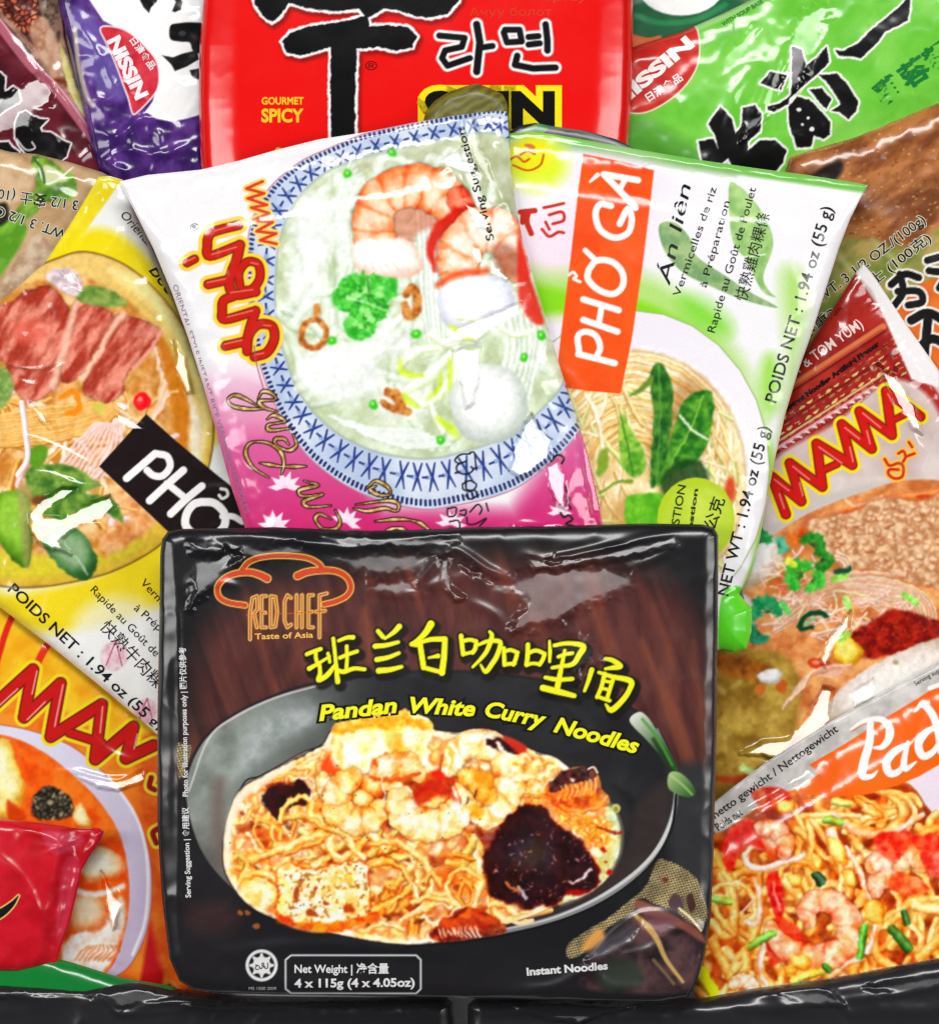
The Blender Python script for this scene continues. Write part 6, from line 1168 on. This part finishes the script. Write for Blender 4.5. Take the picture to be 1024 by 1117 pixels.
def build(S, label, cat, group=None):
    S.relief()
    S.cx, S.cy = S.out.mean(0); S.org = np.zeros(3)
    w = to_world(S, np.array([S.cx]), np.array([S.cy]), np.array([0.]))[0]
    root = bpy.data.objects.new(S.name, None); root.empty_display_size = .02; scn.collection.objects.link(root)
    S.org = np.array([w[0], w[1], w[2]-S.T*PX*.6]); root.location = S.org
    root['label'] = label; root['category'] = cat
    if group: root['group'] = group
    m = mat('printed_film', S.rough)
    X, Y, H, F, jj, ii, (cj, ci) = grid_faces(S, 1)
    V = to_world(S, X.ravel(), Y.ravel(), H.ravel()); Nn = normals(S.GX.ravel(), S.GY.ravel()); Cc = np.clip(S.C.reshape(-1, 3), 0, 1); lab = S.L[cj, ci]
    made = []
    # underside
    Xb, Yb, Hb, Fb, _, _, _ = grid_faces(S, 8)
    Vb = to_world(S, Xb.ravel(), Yb.ravel(), -Hb.ravel()*UNDER.get(S.seed, .6)); Fb = Fb[:, ::-1]
    for k, pn in enumerate(S.parts):
        Fk = F[lab == k]
        if len(Fk) < 12 and k: continue
        u = np.unique(Fk); mp = np.zeros(len(V), np.int64); mp[u] = np.arange(len(u)); vv, ff, nn, cc = V[u], mp[Fk], Nn[u], Cc[u]
        if k == 0:
            ub = np.unique(Fb); mb = np.zeros(len(Vb), np.int64); mb[ub] = np.arange(len(ub))+len(vv)
            nb = normals(-S.samp(S.GX, Xb.ravel()[ub], Yb.ravel()[ub])*.6, -S.samp(S.GY, Xb.ravel()[ub], Yb.ravel()[ub])*.6)*np.array([-1, -1, -1])
            vv = np.vstack([vv, Vb[ub]]); ff = np.vstack([ff, mb[Fb]]); nn = np.vstack([nn, nb]); cc = np.vstack([cc, np.clip(S.C[tuple(np.array([len(S.Y)//2, len(S.X[0])//2]))]*0+.6, 0, 1)*np.ones((len(ub), 3))])
        made.append(link_mesh(pn, vv, ff, root, m, nn, cc))
        hb = SUB.get(pn)
        if hb:
            for q in made:
                if q.name.split('.')[0] == hb: made[-1].parent = q
    kids = {c.name.split('.')[0]: c for c in made}
    for t in S.texts:
        L = lay_text(S, t, root); pn = t['part']
        if not L: continue
        host = kids.get({'title_lettering': 'title_band', 'bubble_lettering': 'suggestion_bubble', 'badge_lettering': 'round_badge', 'emblem_lettering': 'chef_hat_emblem', 'certification_lettering': 'round_certification_mark'}.get(pn, '-'), root)
        o = 0; Vs, Fs, Ns, Cs = [], [], [], []
        for v, f, n, c in L: Vs.append(v); Fs.append(f+o); Ns.append(n); Cs.append(c); o += len(v)
        link_mesh(pn, np.vstack(Vs), np.vstack(Fs), host, m, np.vstack(Ns), np.vstack(Cs))
    return root

if bpy:
    # the white studio table
    g = 3.0; V = np.array([(-g, -g, 0), (g, -g, 0), (g, g, 0), (-g, g, 0)], float)
    tm = bpy.data.materials.new('white_table'); tm.use_nodes = True; tb = tm.node_tree.nodes['Principled BSDF']
    tn = tm.node_tree.nodes.new('ShaderNodeTexNoise'); tn.inputs['Scale'].default_value = 40; tr = tm.node_tree.nodes.new('ShaderNodeValToRGB')
    tr.color_ramp.elements[0].color = (.80, .80, .80, 1); tr.color_ramp.elements[1].color = (.86, .86, .86, 1); tm.node_tree.links.new(tn.outputs['Fac'], tr.inputs['Fac']); tm.node_tree.links.new(tr.outputs['Color'], tb.inputs['Base Color']); tb.inputs['Roughness'].default_value = .5
    gr = link_mesh('ground', V, np.array([[0, 1, 2, 3]]), None, tm); gr['kind'] = 'structure'; gr['label'] = 'plain white table top under the pile of packets'
    G = 'instant noodle packets in the pile'
    build(art_darkgreen(), 'dark green packet with a white oval, peeking out beside the bright red pack', 'noodle packet', G)
    build(art_maroon(), 'dark maroon packet with a pink band and spiced meat picture in the top left corner', 'noodle packet', G)
    build(art_purple(), 'crumpled purple packet with white panel and red badge, left of the bright red pack', 'noodle packet', G)
    build(art_brown(), 'packet with browned chicken meat print and orange corner under the green packet at right', 'noodle packet', G)
    build(art_green(), 'bright green packet with black brush characters and red round badge at upper right', 'noodle packet', G)
    build(art_beige(), 'beige packet with green leaves and upside-down weight print above the yellow packet', 'noodle packet', G)
    build(art_orange(), 'orange packet with a white-rimmed soup bowl and red zigzag logo at lower left', 'noodle packet', G)
    build(art_red(), 'bright red brick-shaped pack with one huge black brush character, top middle', 'noodle pack', G)
    build(art_tomyum(), 'red and white packet with minced pork, coriander and woven stripes at right edge', 'noodle packet', G)
    build(art_onion_edge(), 'black packet corner with spring onion print peeking out below the red pack', 'packet')
    build(art_olive(), 'olive green ribbed packet corner sticking up behind the white shrimp packet', 'packet')
    build(art_yellow(), 'yellow and white packet with sliced beef bowl and black title band at left', 'noodle packet', G)
    build(art_green_band(), 'white and green packet with vertical orange title band and leafy noodle bowl', 'noodle packet', G)
    build(art_leafgreen(), 'plain leaf green packet strip under the red sachet at bottom left', 'noodle packet', G)
    build(art_stirfry(), 'packet with fried noodle and shrimp picture and orange title band, lower right', 'noodle packet', G)
    build(art_sachet(), 'small crumpled crimson sachet with crimped edge lying on the orange packet', 'sachet')
    build(art_white(), 'white and pink packet with prawn noodle bowl inside a blue patterned rim', 'noodle packet', G)
    build(art_black_left(), 'black glossy pack along the bottom edge, the left one of the two', 'noodle pack', G)
    build(art_black_right(), 'black crinkled pack along the bottom edge, the right one of the two', 'noodle pack', G)
    build(art_main(), 'large black noodle pack with curry bowl picture and yellow brush title, front of the pile', 'noodle pack', G)
